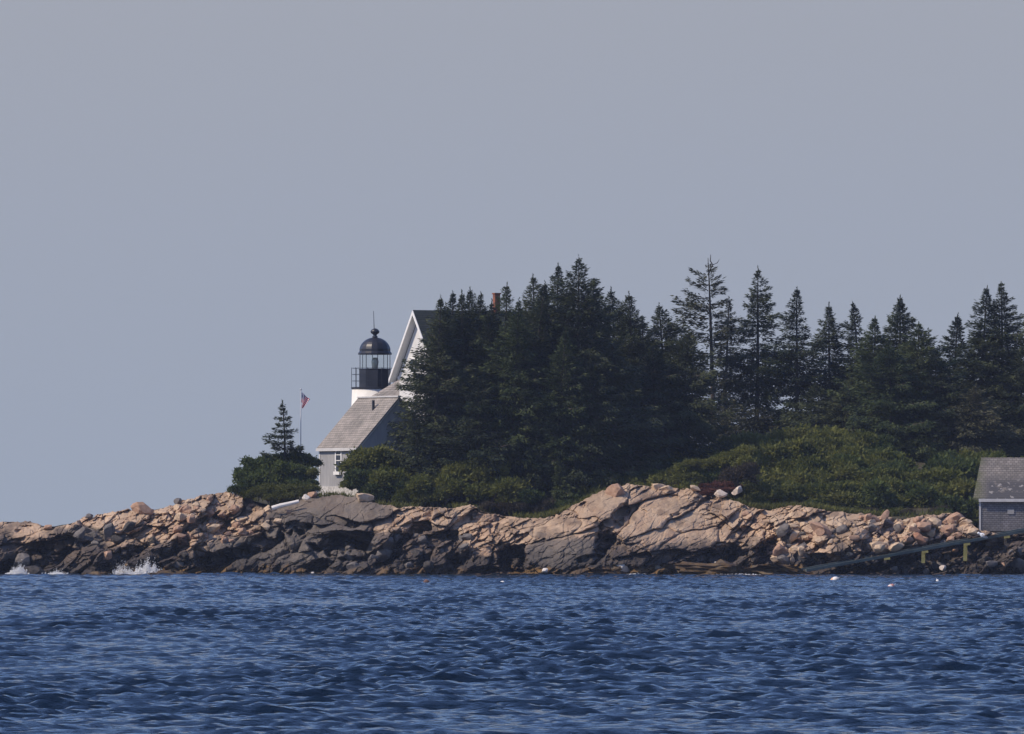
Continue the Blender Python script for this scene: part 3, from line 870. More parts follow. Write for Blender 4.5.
rubble(30, (60, 190), (525, 566), (.3, .6), ('st_gray', 'st_pink', 'st_black'), 'dark brownish boulder wedged in the lower left ledge', 'dark boulders of the left ledge')
rubble(26, (345, 470), (535, 572), (.3, .65), ('st_gray', 'st_black', 'st_gray'), 'dark gray boulder at the foot of the middle ledge', 'dark boulders of the middle shore')
rubble(34, (955, 1040), (540, 570), (.3, .65), ('st_gray', 'st_pink', 'st_black', 'st_gray'), 'gray boulder on the shore beneath the timber ramp', 'boulders beneath the timber ramp')
rubble(26, (870, 982), (514, 530), (.3, .6), ('st_pale', 'st_pink', 'st_pale', 'st_pink'), 'pale boulder heaped at the top of the right rubble beside the boathouse', 'boulders beside the boathouse')
rubble(30, (740, 960), (556, 573), (.25, .5), ('st_black', 'st_gray', 'st_black'), 'blackish wet stone at the waterline below the right rubble', 'wet stones at the right waterline')

# ------------------------------------------------------------------ lighthouse tower
TY = 637.0
tw = P(375, 500, TY)
tb = gz(tw.x, TY)
tower = empty('lighthouse', (tw.x, TY, tb - .3))
tag(tower, 'white round lighthouse tower with black domed lantern and railed gallery', 'lighthouse')
def tz(py): return CAM_H + (HZ - py) * TY / F - (tb - .3)
S = TY / F
m = MB(); m.lathe([(1.95, 0), (1.62, tz(389.5))], 48)
m.build('tower_wall', M['tower_white'], tower, True)
m = MB(); m.lathe([(1.45, tz(390.5)), (1.70, tz(388.6)), (1.70, tz(387.2)), (1.1, tz(387.0))], 32)
m.build('gallery_deck', M['black'], tower)
R_L = 16.0 * S
OC = math.radians(22.5 - 12)
m = MB(); m.lathe([(R_L, tz(387.1)), (R_L, tz(369.6))], 8, OC)
m.build('parapet_wall', M['black'], tower)
m = MB(); m.lathe([(R_L * .90, tz(369.5)), (R_L * .90, tz(354.2))], 8, OC, cap=False)
m.build('lantern_glazing', M['glass'], tower)
for k in range(8):
    t = OC + k * math.pi / 4
    m = MB(); m.tube([(R_L * .95 * math.cos(t), R_L * .95 * math.sin(t), tz(370)), (R_L * .95 * math.cos(t), R_L * .95 * math.sin(t), tz(353.5))], [.028, .028], 6)
    m.build('mullion', M['black'], tower)
m = MB(); m.lathe([(R_L * 1.0, tz(369.8)), (R_L * 1.04, tz(369.2)), (R_L * .9, tz(368.6))], 8, OC); m.build('sill_ring', M['black'], tower)
dome = MB()
prof = [(R_L * 1.07, tz(354.6)), (R_L * 1.07, tz(353.2)), (R_L * .98, tz(351.4))]
for i in range(1, 9):
    a = i / 8 * math.radians(80)
    prof.append((R_L * .98 * math.cos(a) + .02, tz(351.4) + (tz(337.6) - tz(351.4)) * math.sin(a) / math.sin(math.radians(80))))
dome.lathe(prof, 16, OC)
dm = dome.build('dome', M['black'], tower)
m = MB(); m.lathe([(.16, tz(338.5)), (.20, tz(336.6)), (.12, tz(335.4)), (.14, tz(334.6)), (.28, tz(333.2)), (.33, tz(331.6)), (.24, tz(329.6)), (.08, tz(328.4))], 16)
m.build('ventilator_ball', M['black'], dm, True)
m = MB(); m.tube([(-.06, 0, tz(329)), (-.1, 0, tz(311))], [.03, .018], 6); m.build('lightning_rod', M['black'], dm)
m = MB(); m.lathe([(.14, tz(369.5)), (.16, tz(366.5)), (.22, tz(366)), (.26, tz(361.5)), (.20, tz(358.2)), (.12, tz(357.6))], 16)
m.build('lens', M['lens'], tower, True)
rail = MB()
for z in (tz(368.2), tz(374.5), tz(381)):
    pts = [(1.66 * math.cos(2 * math.pi * k / 24), 1.66 * math.sin(2 * math.pi * k / 24), z) for k in range(25)]
    rail.tube(pts, [.013] * 25, 5)
rl = rail.build('gallery_railing', M['black'], tower)
for k in range(10):
    t = 2 * math.pi * (k + .5) / 10 + .31
    m = MB(); m.tube([(1.66 * math.cos(t), 1.66 * math.sin(t), tz(387.3)), (1.66 * math.cos(t), 1.66 * math.sin(t), tz(367.6))], [.02, .02], 6)
    m.build('railing_post', M['black'], rl)

# ------------------------------------------------------------------ keeper's house
HY = 630.0
b_h = math.radians(64)
SH = HY / F
apex = P(413, 310, HY)
run_h, rise = 3.9, 68 * SH
hb = gz(apex.x + 3, HY) - .6
OVG = .5
house = empty('keepers_house', (apex.x + OVG * math.sin(b_h), HY + OVG * math.cos(b_h), hb), -b_h)
tag(house, "white two storey gabled house with dark green roof behind the spruces", 'house')
# local: x along the gable wall (right and towards us), y along the ridge, z up
az = apex.z - hb
ez = az - rise
LEN, OVE = 10.5, .45
wx = run_h - OVE
pitch = rise / run_h
zc = az - .35                                     # underside of the roof at the ridge
m = MB()
pr = [(-wx, 0, 0), (wx, 0, 0), (wx, 0, zc - wx * pitch), (0, 0, zc), (-wx, 0, zc - wx * pitch)]
m.hexa(pr, [(p[0], LEN, p[2]) for p in pr])
m.build('wall', M['white'], house)
rf = MB()
for s in (-1, 1):
    a = [(0, -OVG, az), (s * run_h, -OVG, ez), (s * run_h, -OVG, ez - .14), (0, -OVG, az - .16)]
    rf.hexa(a, [(p[0], LEN + OVG, p[2]) for p in a])
roof = rf.build('roof', M['dark_roof'], house)
for s in (-1, 1):                                 # rake board and boxed soffit
    m = MB()
    a = [(0.0, -OVG - .05, az - .02), (s * (run_h + .02), -OVG - .05, ez - .02), (s * (run_h + .02), -OVG - .05, ez - .30), (0.0, -OVG - .05, az - .36)]
    m.hexa(a, [(p[0], -OVG - .003, p[2]) for p in a]); m.build('rake_board', M['white_trim'], house)
    m = MB()
    a = [(0, -OVG, az - .20), (s * run_h, -OVG, ez - .18), (s * run_h, -OVG, ez - .24), (0, -OVG, az - .27)]
    m.hexa(a, [(p[0], -.004, p[2]) for p in a]); m.build('soffit', M['white_trim'], house)
    m = MB(); m.box(s * wx - .09, s * wx + .09, -.035, .15, 0, zc - wx * pitch - .02); m.build('corner_trim', M['white_trim'], house)
    m = MB(); m.box(*sorted((s * (wx + .004), s * (run_h - .01))), 0.0, LEN, ez - .25, ez - .16); m.build('eave_soffit', M['white_trim'], house)
def sash_window(parent, x0, x1, z0, z1, rows, cols, y=0.0, fw=.10, trim=None):
    """frame > panes and sill, on a wall facing -y at y"""
    trim = trim or M['white_trim']
    f = MB()
    f.box(x0 - fw, x0, y - .06, y + .05, z0 - fw, z1 + fw); f.box(x1, x1 + fw, y - .06, y + .05, z0 - fw, z1 + fw)
    f.box(x0, x1, y - .057, y + .05, z1, z1 + fw); f.box(x0, x1, y - .057, y + .05, z0 - fw, z0)
    bw = .05
    for i in range(1, rows):
        z = z0 + (z1 - z0) * i / rows; f.box(x0, x1, y - .045, y + .02, z - bw / 2, z + bw / 2)
    for i in range(1, cols):
        x = x0 + (x1 - x0) * i / cols; f.box(x - bw / 2, x + bw / 2, y - .042, y + .02, z0, z1)
    w = MB(); w.box(x0, x1, y - .02, y + .012, z0, z1)
    g = w.build('window', M['glass_dark'], parent)
    f.build('frame', trim, g)
    s = MB(); s.box(x0 - fw - .05, x1 + fw + .05, y - .13, y - .062, z0 - fw - .06, z0 - fw + .02); s.build('sill', trim, g)
    return g
sash_window(house, -1.35, -.25, az - 62 * SH, az - 49 * SH, 2, 2)
ws = sash_window(house, -2.6, -1.7, 1.2, 2.9, 2, 2); sash_window(house, 1.3, 2.2, 1.2, 2.9, 2, 2)
ch = MB(); ch.box(-.18, .18, 5.8, 6.2, az - .6, az + 16.8 * SH)
ch.box(-.23, .23, 5.75, 6.25, az + 16.8 * SH, az + 18.2 * SH)
chm = ch.build('chimney', M['brick'], roof)

# passage between tower, house and shed
pas = empty('lean_to', (0, 0, 0)); pas.parent = house
pas.matrix_parent_inverse = Matrix.Identity(4)
inv = Matrix.Translation(house.location) @ Matrix.Rotation(-b_h, 4, 'Z')
def lean():
    w = MB()
    A, B = P(370.5, 397, 627.2), P(399, 380.5, 626.2)
    C, D = P(399, 405, 624.3), P(372, 405, 624.9)
    base = [Vector((p.x, p.y, tb - .3)) for p in (A, B, C, D)]
    top = [P(370.5, 399, 627.2), P(399.5, 381.5, 626.4), P(399.5, 398, 624.0), P(372, 398.6, 624.6)]
    q = inv.inverted()
    return [q @ p for p in base], [q @ p for p in top]
bpy.data.objects.remove(pas)
lb, lt = lean()
m = MB(); m.hexa(lb, lt)
lean_wall = m.build('lean_to', M['white'], house)
lt2 = [p + Vector((0, 0, .16)) for p in lt]
m = MB(); m.hexa([p + Vector((0, 0, .005)) for p in lt], lt2); m.build('lean_to_roof', M['shingle'], lean_wall)

# ------------------------------------------------------------------ gray shed in front of the tower
b_s = math.radians(58)
SY = 619.0
c0 = P(319.5, 496.5, SY)
shed = empty('gray_shed', c0, -b_s)
tag(shed, 'gray boarded shed with pinkish shingle roof and narrow white window', 'shed')
ss = SY / F
Ls, runs = 40 / math.cos(b_s) * ss, 39.5 / math.sin(b_s) * ss
ez = 49 * ss
rz_ = ez + 48.5 * ss
fz = 10 * ss
m = MB()
pr = [(0, fz), (runs * 2, fz), (runs * 2, ez), (runs, rz_ - .1), (0, ez)]
m.hexa([(0, p[0], p[1]) for p in pr], [(Ls, p[0], p[1]) for p in pr]); m.build('wall', M['gray_board'], shed)
m = MB(); m.box(-.05, Ls + .05, -.05, runs * 2 + .05, -1.2, fz); m.build('foundation', M['brick_white'], shed)
m = MB()
sl = (rz_ - ez) / runs
for s in (-1, 1):
    o_ = -.18
    y0 = o_ if s < 0 else runs * 2 - o_
    z0 = ez + sl * o_
    m.hexa([(-.12, y0, z0), (-.12, runs, rz_), (-.12, runs, rz_ + .13), (-.12, y0, z0 + .13)],
           [(Ls + .12, y0, z0), (Ls + .12, runs, rz_), (Ls + .12, runs, rz_ + .13), (Ls + .12, y0, z0 + .13)])
srf = m.build('roof', M['shingle'], shed)
m = MB(); m.box(-.13, Ls + .13, runs - .12, runs + .12, rz_ + .10, rz_ + .19); m.build('ridge_cap', M['gray_trim'], srf)
m = MB(); m.tube([(Ls * .62, .62 * runs * 1.2, ez + sl * .62 * runs * 1.2), (Ls * .62, .62 * runs * 1.2, ez + sl * .62 * runs * 1.2 + .75)], [.1, .1], 8); m.build('stove_pipe', M['black'], srf)
m = MB(); m.box(-.1, Ls + .1, -.235, -.185, ez - .26, ez - .06); m.build('eave_board', M['gray_trim'], shed)
for x in (-.03, Ls - .13):
    m = MB(); m.box(x, x + .16, -.035, .06, fz + .01, ez - .2); m.build('corner_board', M['gray_trim'], shed)
m = MB()
a = [(Ls + .005, -.19, ez - .36), (Ls + .005, runs, rz_ - .16), (Ls + .005, runs, rz_ - .004), (Ls + .005, -.19, ez - .19)]
m.hexa(a, [(Ls + .06, p[1], p[2]) for p in a]); m.build('rake_board', M['gray_trim'], shed)
kx = 1 / math.cos(b_s) * ss
wi = sash_window(shed, 17.6 * kx, 22.4 * kx, 24.5 * ss, 47 * ss, 4, 1, 0.0, .13)
m = MB(); m.box(17.2 * kx, 23.2 * kx, -.24, -.14, 21.5 * ss, 24.8 * ss); m.build('window_box', M['white_trim'], shed)

# ------------------------------------------------------------------ boathouse at the right edge
BY = 612.0
b_b = math.radians(4)
sb = BY / F
c1 = P(979.5, 531, BY)
boat = empty('boathouse', c1, -b_b)
tag(boat, 'gray shingled boathouse with patchy lichened roof above the timber ramp', 'boathouse')
ez, run, ris, Lb = 34 * sb, 3.0, 38 * sb, 7.0
m = MB()
pr = [(0, 0), (run * 2, 0), (run * 2, ez), (run, ez + ris - .12), (0, ez)]
m.hexa([(0, p[0], p[1]) for p in pr], [(Lb, p[0], p[1]) for p in pr]); m.build('wall', M['boat_wall'], boat)
m = MB(); sl = ris / run
for s in (-1, 1):
    y0 = -.22 if s < 0 else run * 2 + .22
    z0 = ez - sl * .22
    xe = -.42 if s < 0 else -.06
    m.hexa([(xe, y0, z0), (.06, run, ez + ris), (.06, run, ez + ris + .12), (xe, y0, z0 + .12)],
           [(Lb + .1, y0, z0), (Lb + .1, run, ez + ris), (Lb + .1, run, ez + ris + .12), (Lb + .1, y0, z0 + .12)])
m.build('roof', M['boat_roof'], boat)
m = MB(); m.box(-.05, Lb, -.26, -.225, ez - .33, ez - .12); m.build('eave_board', M['gray_trim'], boat)
m = MB(); m.box(-.03, .10, -.04, .06, -.02, ez - .12); m.build('corner_board', M['gray_trim'], boat)
m = MB(); m.box(1.9, 2.35, -.045, .01, 1.15, 1.5); m.build('shutter', M['gray_board'], boat)
for x in (.25, 2.4, 4.6, 6.7):
    m = MB(); m.tube([(x, .25, -1.6), (x, .25, .0)], [.16, .15], 8); m.build('pile', M['bark'], boat)
m = MB(); m.box(-.02, Lb, .02, .3, -.22, -.003); m.build('sill_beam', M['bark'], boat)

# ------------------------------------------------------------------ timber ramp
A1, B1 = P(806, 570.5, 596.8), P(1046, 527, 602.0)
A2, B2 = P(801, 569.8, 598.2), P(1046, 525.5, 603.4)
ramp_o = empty('boat_ramp', (A1 + A2) / 2)
tag(ramp_o, 'long greenish timber boat ramp rising from the water to the boathouse', 'boat ramp')
def rl_(p): return p - ramp_o.location
for a, b in ((A1, B1), (A2, B2)):
    m = MB(); m.beam(rl_(a), rl_(b), .20, .19); m.build('rail', M['ramp_wood'], ramp_o)
n_t = 36
for i in range(n_t):
    t = (i + .5) / n_t
    m = MB(); m.beam(rl_(A1.lerp(B1, t)) + Vector((0, .115, -.07)), rl_(A2.lerp(B2, t)) + Vector((0, -.115, -.07)), .2, .12); m.build('crosstie', M['st_black'], ramp_o)
for px, zt in ((885, 0), (923, 1), (965, 2), (1005, 0)):
    t = (px - 806) / 240
    a = A1.lerp(B1, t)
    bot = P(px, (563, 563, 561, 563)[(885, 923, 965, 1005).index(px)], a.y)
    m = MB(); m.beam(rl_(Vector((a.x, a.y - .05, a.z - .14))), rl_(Vector((bot.x, a.y - .05, bot.z))), .26 if px in (923, 965) else .2, .2, up=(0, 1, 0))
    m.build('post', M['yellow'] if px in (923, 965) else M['bark'], ramp_o)
    m = MB(); m.beam(rl_(Vector((a.x - .1, a.y - .28, a.z - .2))), rl_(Vector((a.x + .3, a.y - .28, a.z - .15))), .15, .14); m.build('bracket', M['yellow'], ramp_o)

# a gull on the ramp
g0 = P(983, 535.5, 600.6)
gull = MB()
gull.lathe([(.01, -.30), (.07, -.22), (.13, -.05), (.13, .06), (.08, .17), (.055, .23), (.075, .28), (.06, .34), (.01, .37)], 12)
gm = gull.build('gull', M['foam'], None, True)
gm.location = g0; gm.rotation_euler = (0, math.radians(-62), 0); gm.scale = (1.15, 1.15, 1.15)
tag(gm, 'white gull sitting on the timber ramp below the boathouse corner', 'gull')
m = MB(); m.tube([(0, 0, .36), (.02, 0, .44)], [.022, .006], 6); m.build('beak', M['yellow'], gm)
m = MB(); m.tube([(.02, .10, -.3), (.03, .12, -.1), (.03, .10, .1)], [.02, .06, .04], 6); m.build('wing', M['gray_trim'], gm)
m = MB(); m.tube([(.02, -.10, -.3), (.03, -.12, -.1), (.03, -.10, .1)], [.02, .06, .04], 6); m.build('wing', M['gray_trim'], gm)

# ------------------------------------------------------------------ flagpole, log
fp = P(300.8, 470, 613)
flagpole = empty('flagpole', (fp.x, fp.y, fp.z))
tag(flagpole, 'thin white flagpole behind the dark bushes left of the shed', 'flagpole')
fs = 613 / F
m = MB(); m.tube([(0, 0, -2.5), (0, 0, 80 * fs)], [.04, .028], 8); m.build('pole', M['pole_white'], flagpole)
m = MB(); m.lathe([(.01, 79.5 * fs), (.07, 80.2 * fs), (.07, 80.9 * fs), (.01, 81.6 * fs)], 10); m.build('finial', M['metal'], flagpole, True)
nu, nv = 30, 14
fv, ff, uv = [], [], []
for i in range(nu):
    u = i / (nu - 1)
    for j in range(nv):
        v = j / (nv - 1)
        x = .03 + .62 * u ** .8 - .40 * u * (1 - v) - .16 * (1 - v) * u + .03 * math.sin(9 * u + 2 * v)
        y = .14 * math.sin(10 * u + 2.2 * v) * u ** .7
        z = 77.5 * fs - .66 * (1 - v) - .52 * u + .05 * math.sin(8 * u)
        fv.append((x, y, z)); uv.append((u, v))
for i in range(nu - 1):
    for j in range(nv - 1):
        ff.append((i * nv + j, (i + 1) * nv + j, (i + 1) * nv + j + 1, i * nv + j + 1))
me = np_mesh('flag', fv, ff, 4, True)
ul = me.uv_layers.new(name='UVMap')
for lp in me.loops: ul.data[lp.index].uv = uv[lp.vertex_index]
fo = link_mesh('flag', me, M['flag'])
fo.location = flagpole.location
so = fo.modifiers.new('thickness', 'SOLIDIFY'); so.thickness = .006
tag(fo, 'limp red white and blue flag hanging from the flagpole', 'flag')

la, lb_ = P(272, 508.5, ledge_depth(272, 511) - 1.3), P(299, 501.3, ledge_depth(299, 504) - 1.3)
lo = MB(); lo.tube([la, la.lerp(lb_, .3) + Vector((0, 0, .03)), la.lerp(lb_, .7), lb_], [.17, .16, .14, .12], 9)
tag(lo.build('driftwood_log', M['driftwood'], None, False), 'bleached white log lying on the rocks left of the shed', 'log')

# ------------------------------------------------------------------ trees
def quads_from(centers, dirs, sides, ln, wd):
    """leaf-shaped quads: base, left, tip, right"""
    c = centers; d = dirs * ln[:, None]; s = sides * wd[:, None] * .5
    v = np.stack([c, c + d * .45 + s, c + d, c + d * .45 - s], 1).reshape(-1, 3)
    f = np.arange(len(v)).reshape(-1, 4)
    return v, f

def norm(a): return a / np.maximum(np.linalg.norm(a, axis=-1, keepdims=True), 1e-6)

def conifer(px, py, Y, rad_px, label, mat='spruce', seed=1, cb=.06, prof=.85, density=1.0, gap=.25, droop=.22, lean=0.0, ragged=.3, base=None, name='spruce_tree', group='spruces of the island', step=.42, skew=(0, 0), spr=1.0, dead_top=0.0, nbr=(6, 9), fat=2.1):
    r = np.random.default_rng(seed)
    top = P(px, py, Y)
    zb = (gz(top.x, Y) if base is None else base) - .25
    H = top.z - zb
    R = rad_px * Y / F
    if skew == (0, 0): skew = (r.normal(0, .14), r.normal(0, .14))
    if lean == 0: lean = r.normal(0, .35)
    root = empty(name, (top.x, Y, zb))
    tag(root, label, 'tree', group)
    wood = MB()
    bend = [(lean * t * t + .12 * math.sin(3 * t + seed) * t * (1 - t) * 2, .1 * math.sin(4 * t + seed * 2) * t * (1 - t) * 2) for t in np.linspace(0, 1, 9)]
    bend = [(x - bend[-1][0], y - bend[-1][1]) for x, y in bend]
    tr = .010 * H + .04
    wood.tube([(bend[i][0], bend[i][1], H * i / 8) for i in range(9)], [tr * (1 - i / 8) ** .8 + .02 for i in range(9)], 7)
    def axis(t):
        q = np.clip(t, 0, 1) * 8; i = min(int(q), 7); f_ = q - i
        return np.array([bend[i][0] * (1 - f_) + bend[i + 1][0] * f_, bend[i][1] * (1 - f_) + bend[i + 1][1] * f_])
    C, D, Sd, Ln, Wd = [], [], [], [], []
    z = cb * H
    phase = r.uniform(0, 6)
    while z < H * (1 - .012):
        t = 1 - z / H                                    # 0 at the tip
        Lmax = 1.15 * R * min(1.0, (t * fat) ** .82) * (t ** (prof * .3)) * (1.0 if t < .75 else 1.0 - .55 * (t - .75) / .25)
        Lmax = max(Lmax, .09)
        nb = r.integers(*nbr)
        if t < .12: nb = max(4, nb - 2)
        for k in range(nb):
            az_ = phase + 2 * math.pi * k / nb + r.normal(0, .25)
            # thin sectors: the crown is uneven round the trunk
            g = vnoise(np.array([az_ * 1.1 + seed]), np.array([z * .55]), seed)[0] + .5
            if g < gap and r.random() < .8: continue
            Lb_ = Lmax * (1 + r.normal(0, ragged)) * (.72 + .6 * g)
            Lb_ = min(max(Lb_, .08), Lmax * 1.5)
            sk = 1 + skew[0] * math.cos(az_) + skew[1] * math.sin(az_)
            Lb_ *= max(sk, .15)
            o = axis(z / H)
            rise_ = .75 * (1 - t) ** 4 - droop * (.35 + t) + r.normal(0, .06)
            d = np.array([math.cos(az_), math.sin(az_), rise_]); d /= np.linalg.norm(d)
            n = max(3, int(Lb_ / .16))
            s = np.linspace(.12, 1, n)
            pts = np.stack([o[0] + d[0] * s * Lb_, o[1] + d[1] * s * Lb_, z + d[2] * s * Lb_ - .10 * Lb_ * np.sin(s * math.pi) * t + .10 * Lb_ * s ** 3 * t], -1)
            if Lb_ > .9:
                wood.tube([pts[0], pts[n // 2], pts[-1]], [.02 + .008 * Lb_, .012 + .004 * Lb_, .006], 3, False)
            if t < dead_top: continue
            side = np.array([-d[1], d[0], 0.0]) / max(math.hypot(d[0], d[1]), .01)
            m_ = int(density * 1.5 * (11 + 17 * Lb_ + 7.5 * Lb_ * Lb_))
            q = r.random(m_) ** .8 * 1.0
            half = .34 * Lb_ * np.clip(np.minimum(.25 + q * 2.8, 1.2 - q), .06, 1) + .06
            lat = r.uniform(-1, 1, m_)
            pq = np.stack([np.interp(q, s, pts[:, i]) for i in range(3)], -1)
            pq = pq + side[None] * (lat * half)[:, None]
            pq[:, 2] += r.normal(-.03, .05 + .02 * Lb_, m_) - .35 * np.abs(lat) * half * (.3 + t)
            C.append(pq)
            ang = np.sign(lat) * r.uniform(.1, 1.0, m_) * (.35 + .65 * np.abs(lat))
            dd = d[None] * np.cos(ang)[:, None] + side[None] * np.sin(ang)[:, None]
            dd[:, 2] += r.normal(-.14, .22, m_)
            D.append(norm(dd))
            rol = r.normal(0, .55, m_)
            sd = norm(np.cross(D[-1], np.array([0, 0, 1.0]))); up = np.cross(sd, D[-1])
            Sd.append(sd * np.cos(rol)[:, None] + up * np.sin(rol)[:, None])
            Ln.append((.14 + .13 * min(Lb_, 1.0)) * r.uniform(.6, 1.35, m_) * spr)
            Wd.append((.062 + .014 * min(Lb_, 3)) * r.uniform(.7, 1.3, m_) * spr)
        phase += 1.3
        z += step * (.42 + .72 * t) * r.uniform(.75, 1.2)
    # leader
    if dead_top <= 0:
        m_ = 22
        zz = np.linspace(H * (1 - .05), H + .12, m_)
        C.append(np.stack([zz * 0, zz * 0, zz - .05], -1)); az_ = r.uniform(0, 6.28, m_)
        D.append(norm(np.stack([np.cos(az_) * .6, np.sin(az_) * .6, az_ * 0 + 1.0], -1)))
        Sd.append(norm(np.stack([-np.sin(az_), np.cos(az_), az_ * 0], -1))); Ln.append(np.full(m_, .18)); Wd.append(np.full(m_, .07))
    V, Fc = quads_from(np.concatenate(C), np.concatenate(D), np.concatenate(Sd), np.concatenate(Ln), np.concatenate(Wd))
    wood.build('trunk', M['bark'], root)
    link_mesh('crown', np_mesh('crown', V, Fc), M[mat], root)
    return root

# left clump, in front of the house
conifer(441, 297, 613.5, 38, 'spruce with open spiky boughs in front of the white house gable', seed=11, fat=2.4, gap=.3, ragged=.3, prof=.95, mat='spruce', density=1.0)
conifer(453, 293, 619, 34, 'narrow dark spruce just right of the gable spruce', seed=12, fat=2.4, gap=.12)
conifer(470, 289, 620, 36, 'dark spruce hiding the house roof left of the chimney', seed=13, fat=2.9, gap=.12)
conifer(487, 312, 615.5, 36, 'lower spruce below the brick chimney', seed=14, fat=2.4, gap=.12)
conifer(507, 284, 617, 36, 'tall spruce immediately right of the brick chimney', seed=15, fat=2.9, mat='spruce_green', gap=.15, ragged=.35)
conifer(519, 300, 613.5, 40, 'front spruce with green left side in the middle of the big clump', seed=16, fat=2.4, mat='spruce_green', gap=.18, cb=.03)
conifer(533, 276, 621, 38, 'tall dark spruce between the chimney and the highest spruce', seed=17, fat=2.9, gap=.1)
conifer(558, 265, 620, 36, 'second highest spruce of the big clump, left of the peak', seed=18, fat=2.9, gap=.12)
conifer(579, 257, 617.5, 48, 'highest spruce forming the peak of the big clump', seed=19, fat=2.9, mat='spruce', gap=.14, prof=.8)
conifer(566, 330, 612.8, 34, 'lower lighter spruce in front of the highest spruce', seed=20, fat=2.4, mat='spruce_green', gap=.2, cb=.03)
conifer(611, 289, 629, 38, 'spruce on the right shoulder of the highest spruce', seed=21, fat=2.9, gap=.1)
conifer(629, 293, 628, 40, 'spruce with a pointed tip left of the gap in the big clump', seed=22, fat=2.9, gap=.1)
conifer(612, 345, 618, 46, 'low broad spruce in the dark front of the big clump', seed=23, fat=2.4, gap=.06, cb=.02, density=1.3)
conifer(659, 305, 629, 38, 'dark spruce just right of the gap in the big clump', seed=24, fat=2.9, gap=.1)
conifer(652, 345, 624, 42, 'broad dark spruce at the right front of the big clump', seed=25, fat=2.4, gap=.05, cb=.08, density=1.3)
conifer(688, 334, 627, 44, 'broad dark spruce whose skirt ends the big clump on the right', seed=26, fat=2.9, gap=.05, cb=.10, density=1.35, prof=.75)
conifer(540, 345, 614, 40, 'low dark spruce under the second highest spruce', seed=27, fat=2.4, gap=.1, cb=.02)
conifer(590, 360, 613.8, 40, 'small dark spruce at the foot of the highest spruce', seed=28, fat=2.4, gap=.08, cb=.02)
conifer(478, 372, 612.5, 40, 'low green spruce left of the middle of the big clump', seed=29, fat=2.4, mat='spruce', gap=.15, cb=.02)
conifer(557, 468, 610.2, 11, 'pale green sapling at the edge of the rocks under the big clump', seed=30, fat=2.4, mat='spruce_green', gap=.1, cb=.25, group='small conifers', step=.25)
conifer(413, 412, 612.0, 17, 'small dark spruce in front of the shaded end wall of the gray shed', seed=37, fat=2.4, gap=.1, group='small conifers', step=.32, cb=.02)
conifer(446, 304, 616, 30, 'thin dark spruce tucked behind the gable spruce', seed=31, fat=2.4, gap=.1)
conifer(462, 292, 617, 32, 'dark pointed spruce between the two left tips of the big clump', seed=32, fat=2.4, gap=.1)
conifer(481, 293, 619, 32, 'dark spruce left of the brick chimney', seed=33, fat=2.4, gap=.1)
conifer(492, 301, 616, 30, 'spruce whose tip ends at the foot of the brick chimney', seed=38, fat=2.6, gap=.08)
conifer(545, 283, 616, 34, 'spruce filling the notch left of the second highest spruce', seed=34, fat=2.4, gap=.12)
conifer(594, 280, 622, 36, 'spruce leaning close to the right of the peak', seed=35, fat=2.9, gap=.1)
conifer(642, 318, 627, 34, 'dark spruce in the gap of the big clump', seed=36, fat=2.4, gap=.08)
# right grove
conifer(708, 258, 646, 25, 'gaunt tall spruce with a bare crooked top and uneven tufted limbs', seed=41, mat='spruce_gray', gap=.53, ragged=.75, skew=(-.3, 0), prof=.1, fat=3.2, cb=.42, droop=-.02, dead_top=.035, step=.6, nbr=(3, 6), spr=1.25)
conifer(729, 298, 648, 18, 'blunt grayish spruce crowding the gaunt tall one', seed=42, mat='spruce_gray', gap=.3, prof=.4, cb=.1, ragged=.4)
conifer(724, 392, 644, 20, 'low grayish spruce beneath the gaunt tall one', seed=43, mat='spruce_gray', gap=.3, prof=.6, cb=.02, ragged=.4)
conifer(758, 268, 648, 30, 'tall regular spruce with layered boughs right of the gaunt one', seed=44, ragged=.4, density=1.35, mat='spruce', gap=.3, prof=.65, cb=.05)
conifer(797, 289, 646, 30, 'pointed spruce with lacy lower boughs in the middle of the right grove', seed=45, ragged=.42, density=1.35, gap=.32, prof=.75, cb=.05)
conifer(829, 304, 650, 23, 'slim spruce left of the dark twin spruce', seed=46, ragged=.42, density=1.35, gap=.28, prof=.6, cb=.04)
conifer(853, 303, 650, 26, 'dark slim spruce standing against the green front spruces', seed=47, ragged=.4, density=1.35, gap=.2, prof=.6, cb=.04)
conifer(875, 318, 641, 30, 'green spruce at the left front of the right hand clump', seed=48, density=1.35, mat='spruce_green', gap=.12, prof=.55, cb=.02)
conifer(900, 297, 643, 38, 'pointed peak spruce of the right hand clump', seed=49, density=1.35, gap=.12, prof=.7, cb=.02, mat='spruce')
conifer(919, 324, 638, 40, 'round topped green spruce in the right hand clump', seed=50, density=1.35, mat='spruce_green', gap=.12, prof=.5, cb=.02, ragged=.25)
conifer(890, 345, 635, 45, 'broad front spruce of the right hand clump with light green boughs', seed=51, mat='spruce_green', gap=.14, prof=.6, cb=.01, density=1.2)
conifer(936, 352, 636, 41, 'broad dark spruce on the shaded side of the right hand clump', seed=52, gap=.05, prof=.6, cb=.01, density=1.3)
conifer(958, 315, 645, 27, 'spiky spruce between the right hand clump and the tall pair', seed=53, ragged=.42, density=1.35, gap=.18, prof=.6, cb=.02)
conifer(987, 287, 642, 29, 'left spruce of the tall pair above the boathouse', seed=54, density=1.35, gap=.22, prof=.6, cb=.02, ragged=.35)
conifer(1001, 283, 643, 33, 'right spruce of the tall pair above the boathouse', seed=55, density=1.35, gap=.15, prof=.6, cb=.02)
conifer(1026, 345, 640, 37, 'dark spruce cut by the right edge above the boathouse', seed=56, gap=.12, ragged=.36, prof=.6, cb=.01)
conifer(976, 385, 634, 33, 'low spruce below the tall pair', seed=57, gap=.12, ragged=.36, prof=.6, cb=.01, mat='spruce_gray')
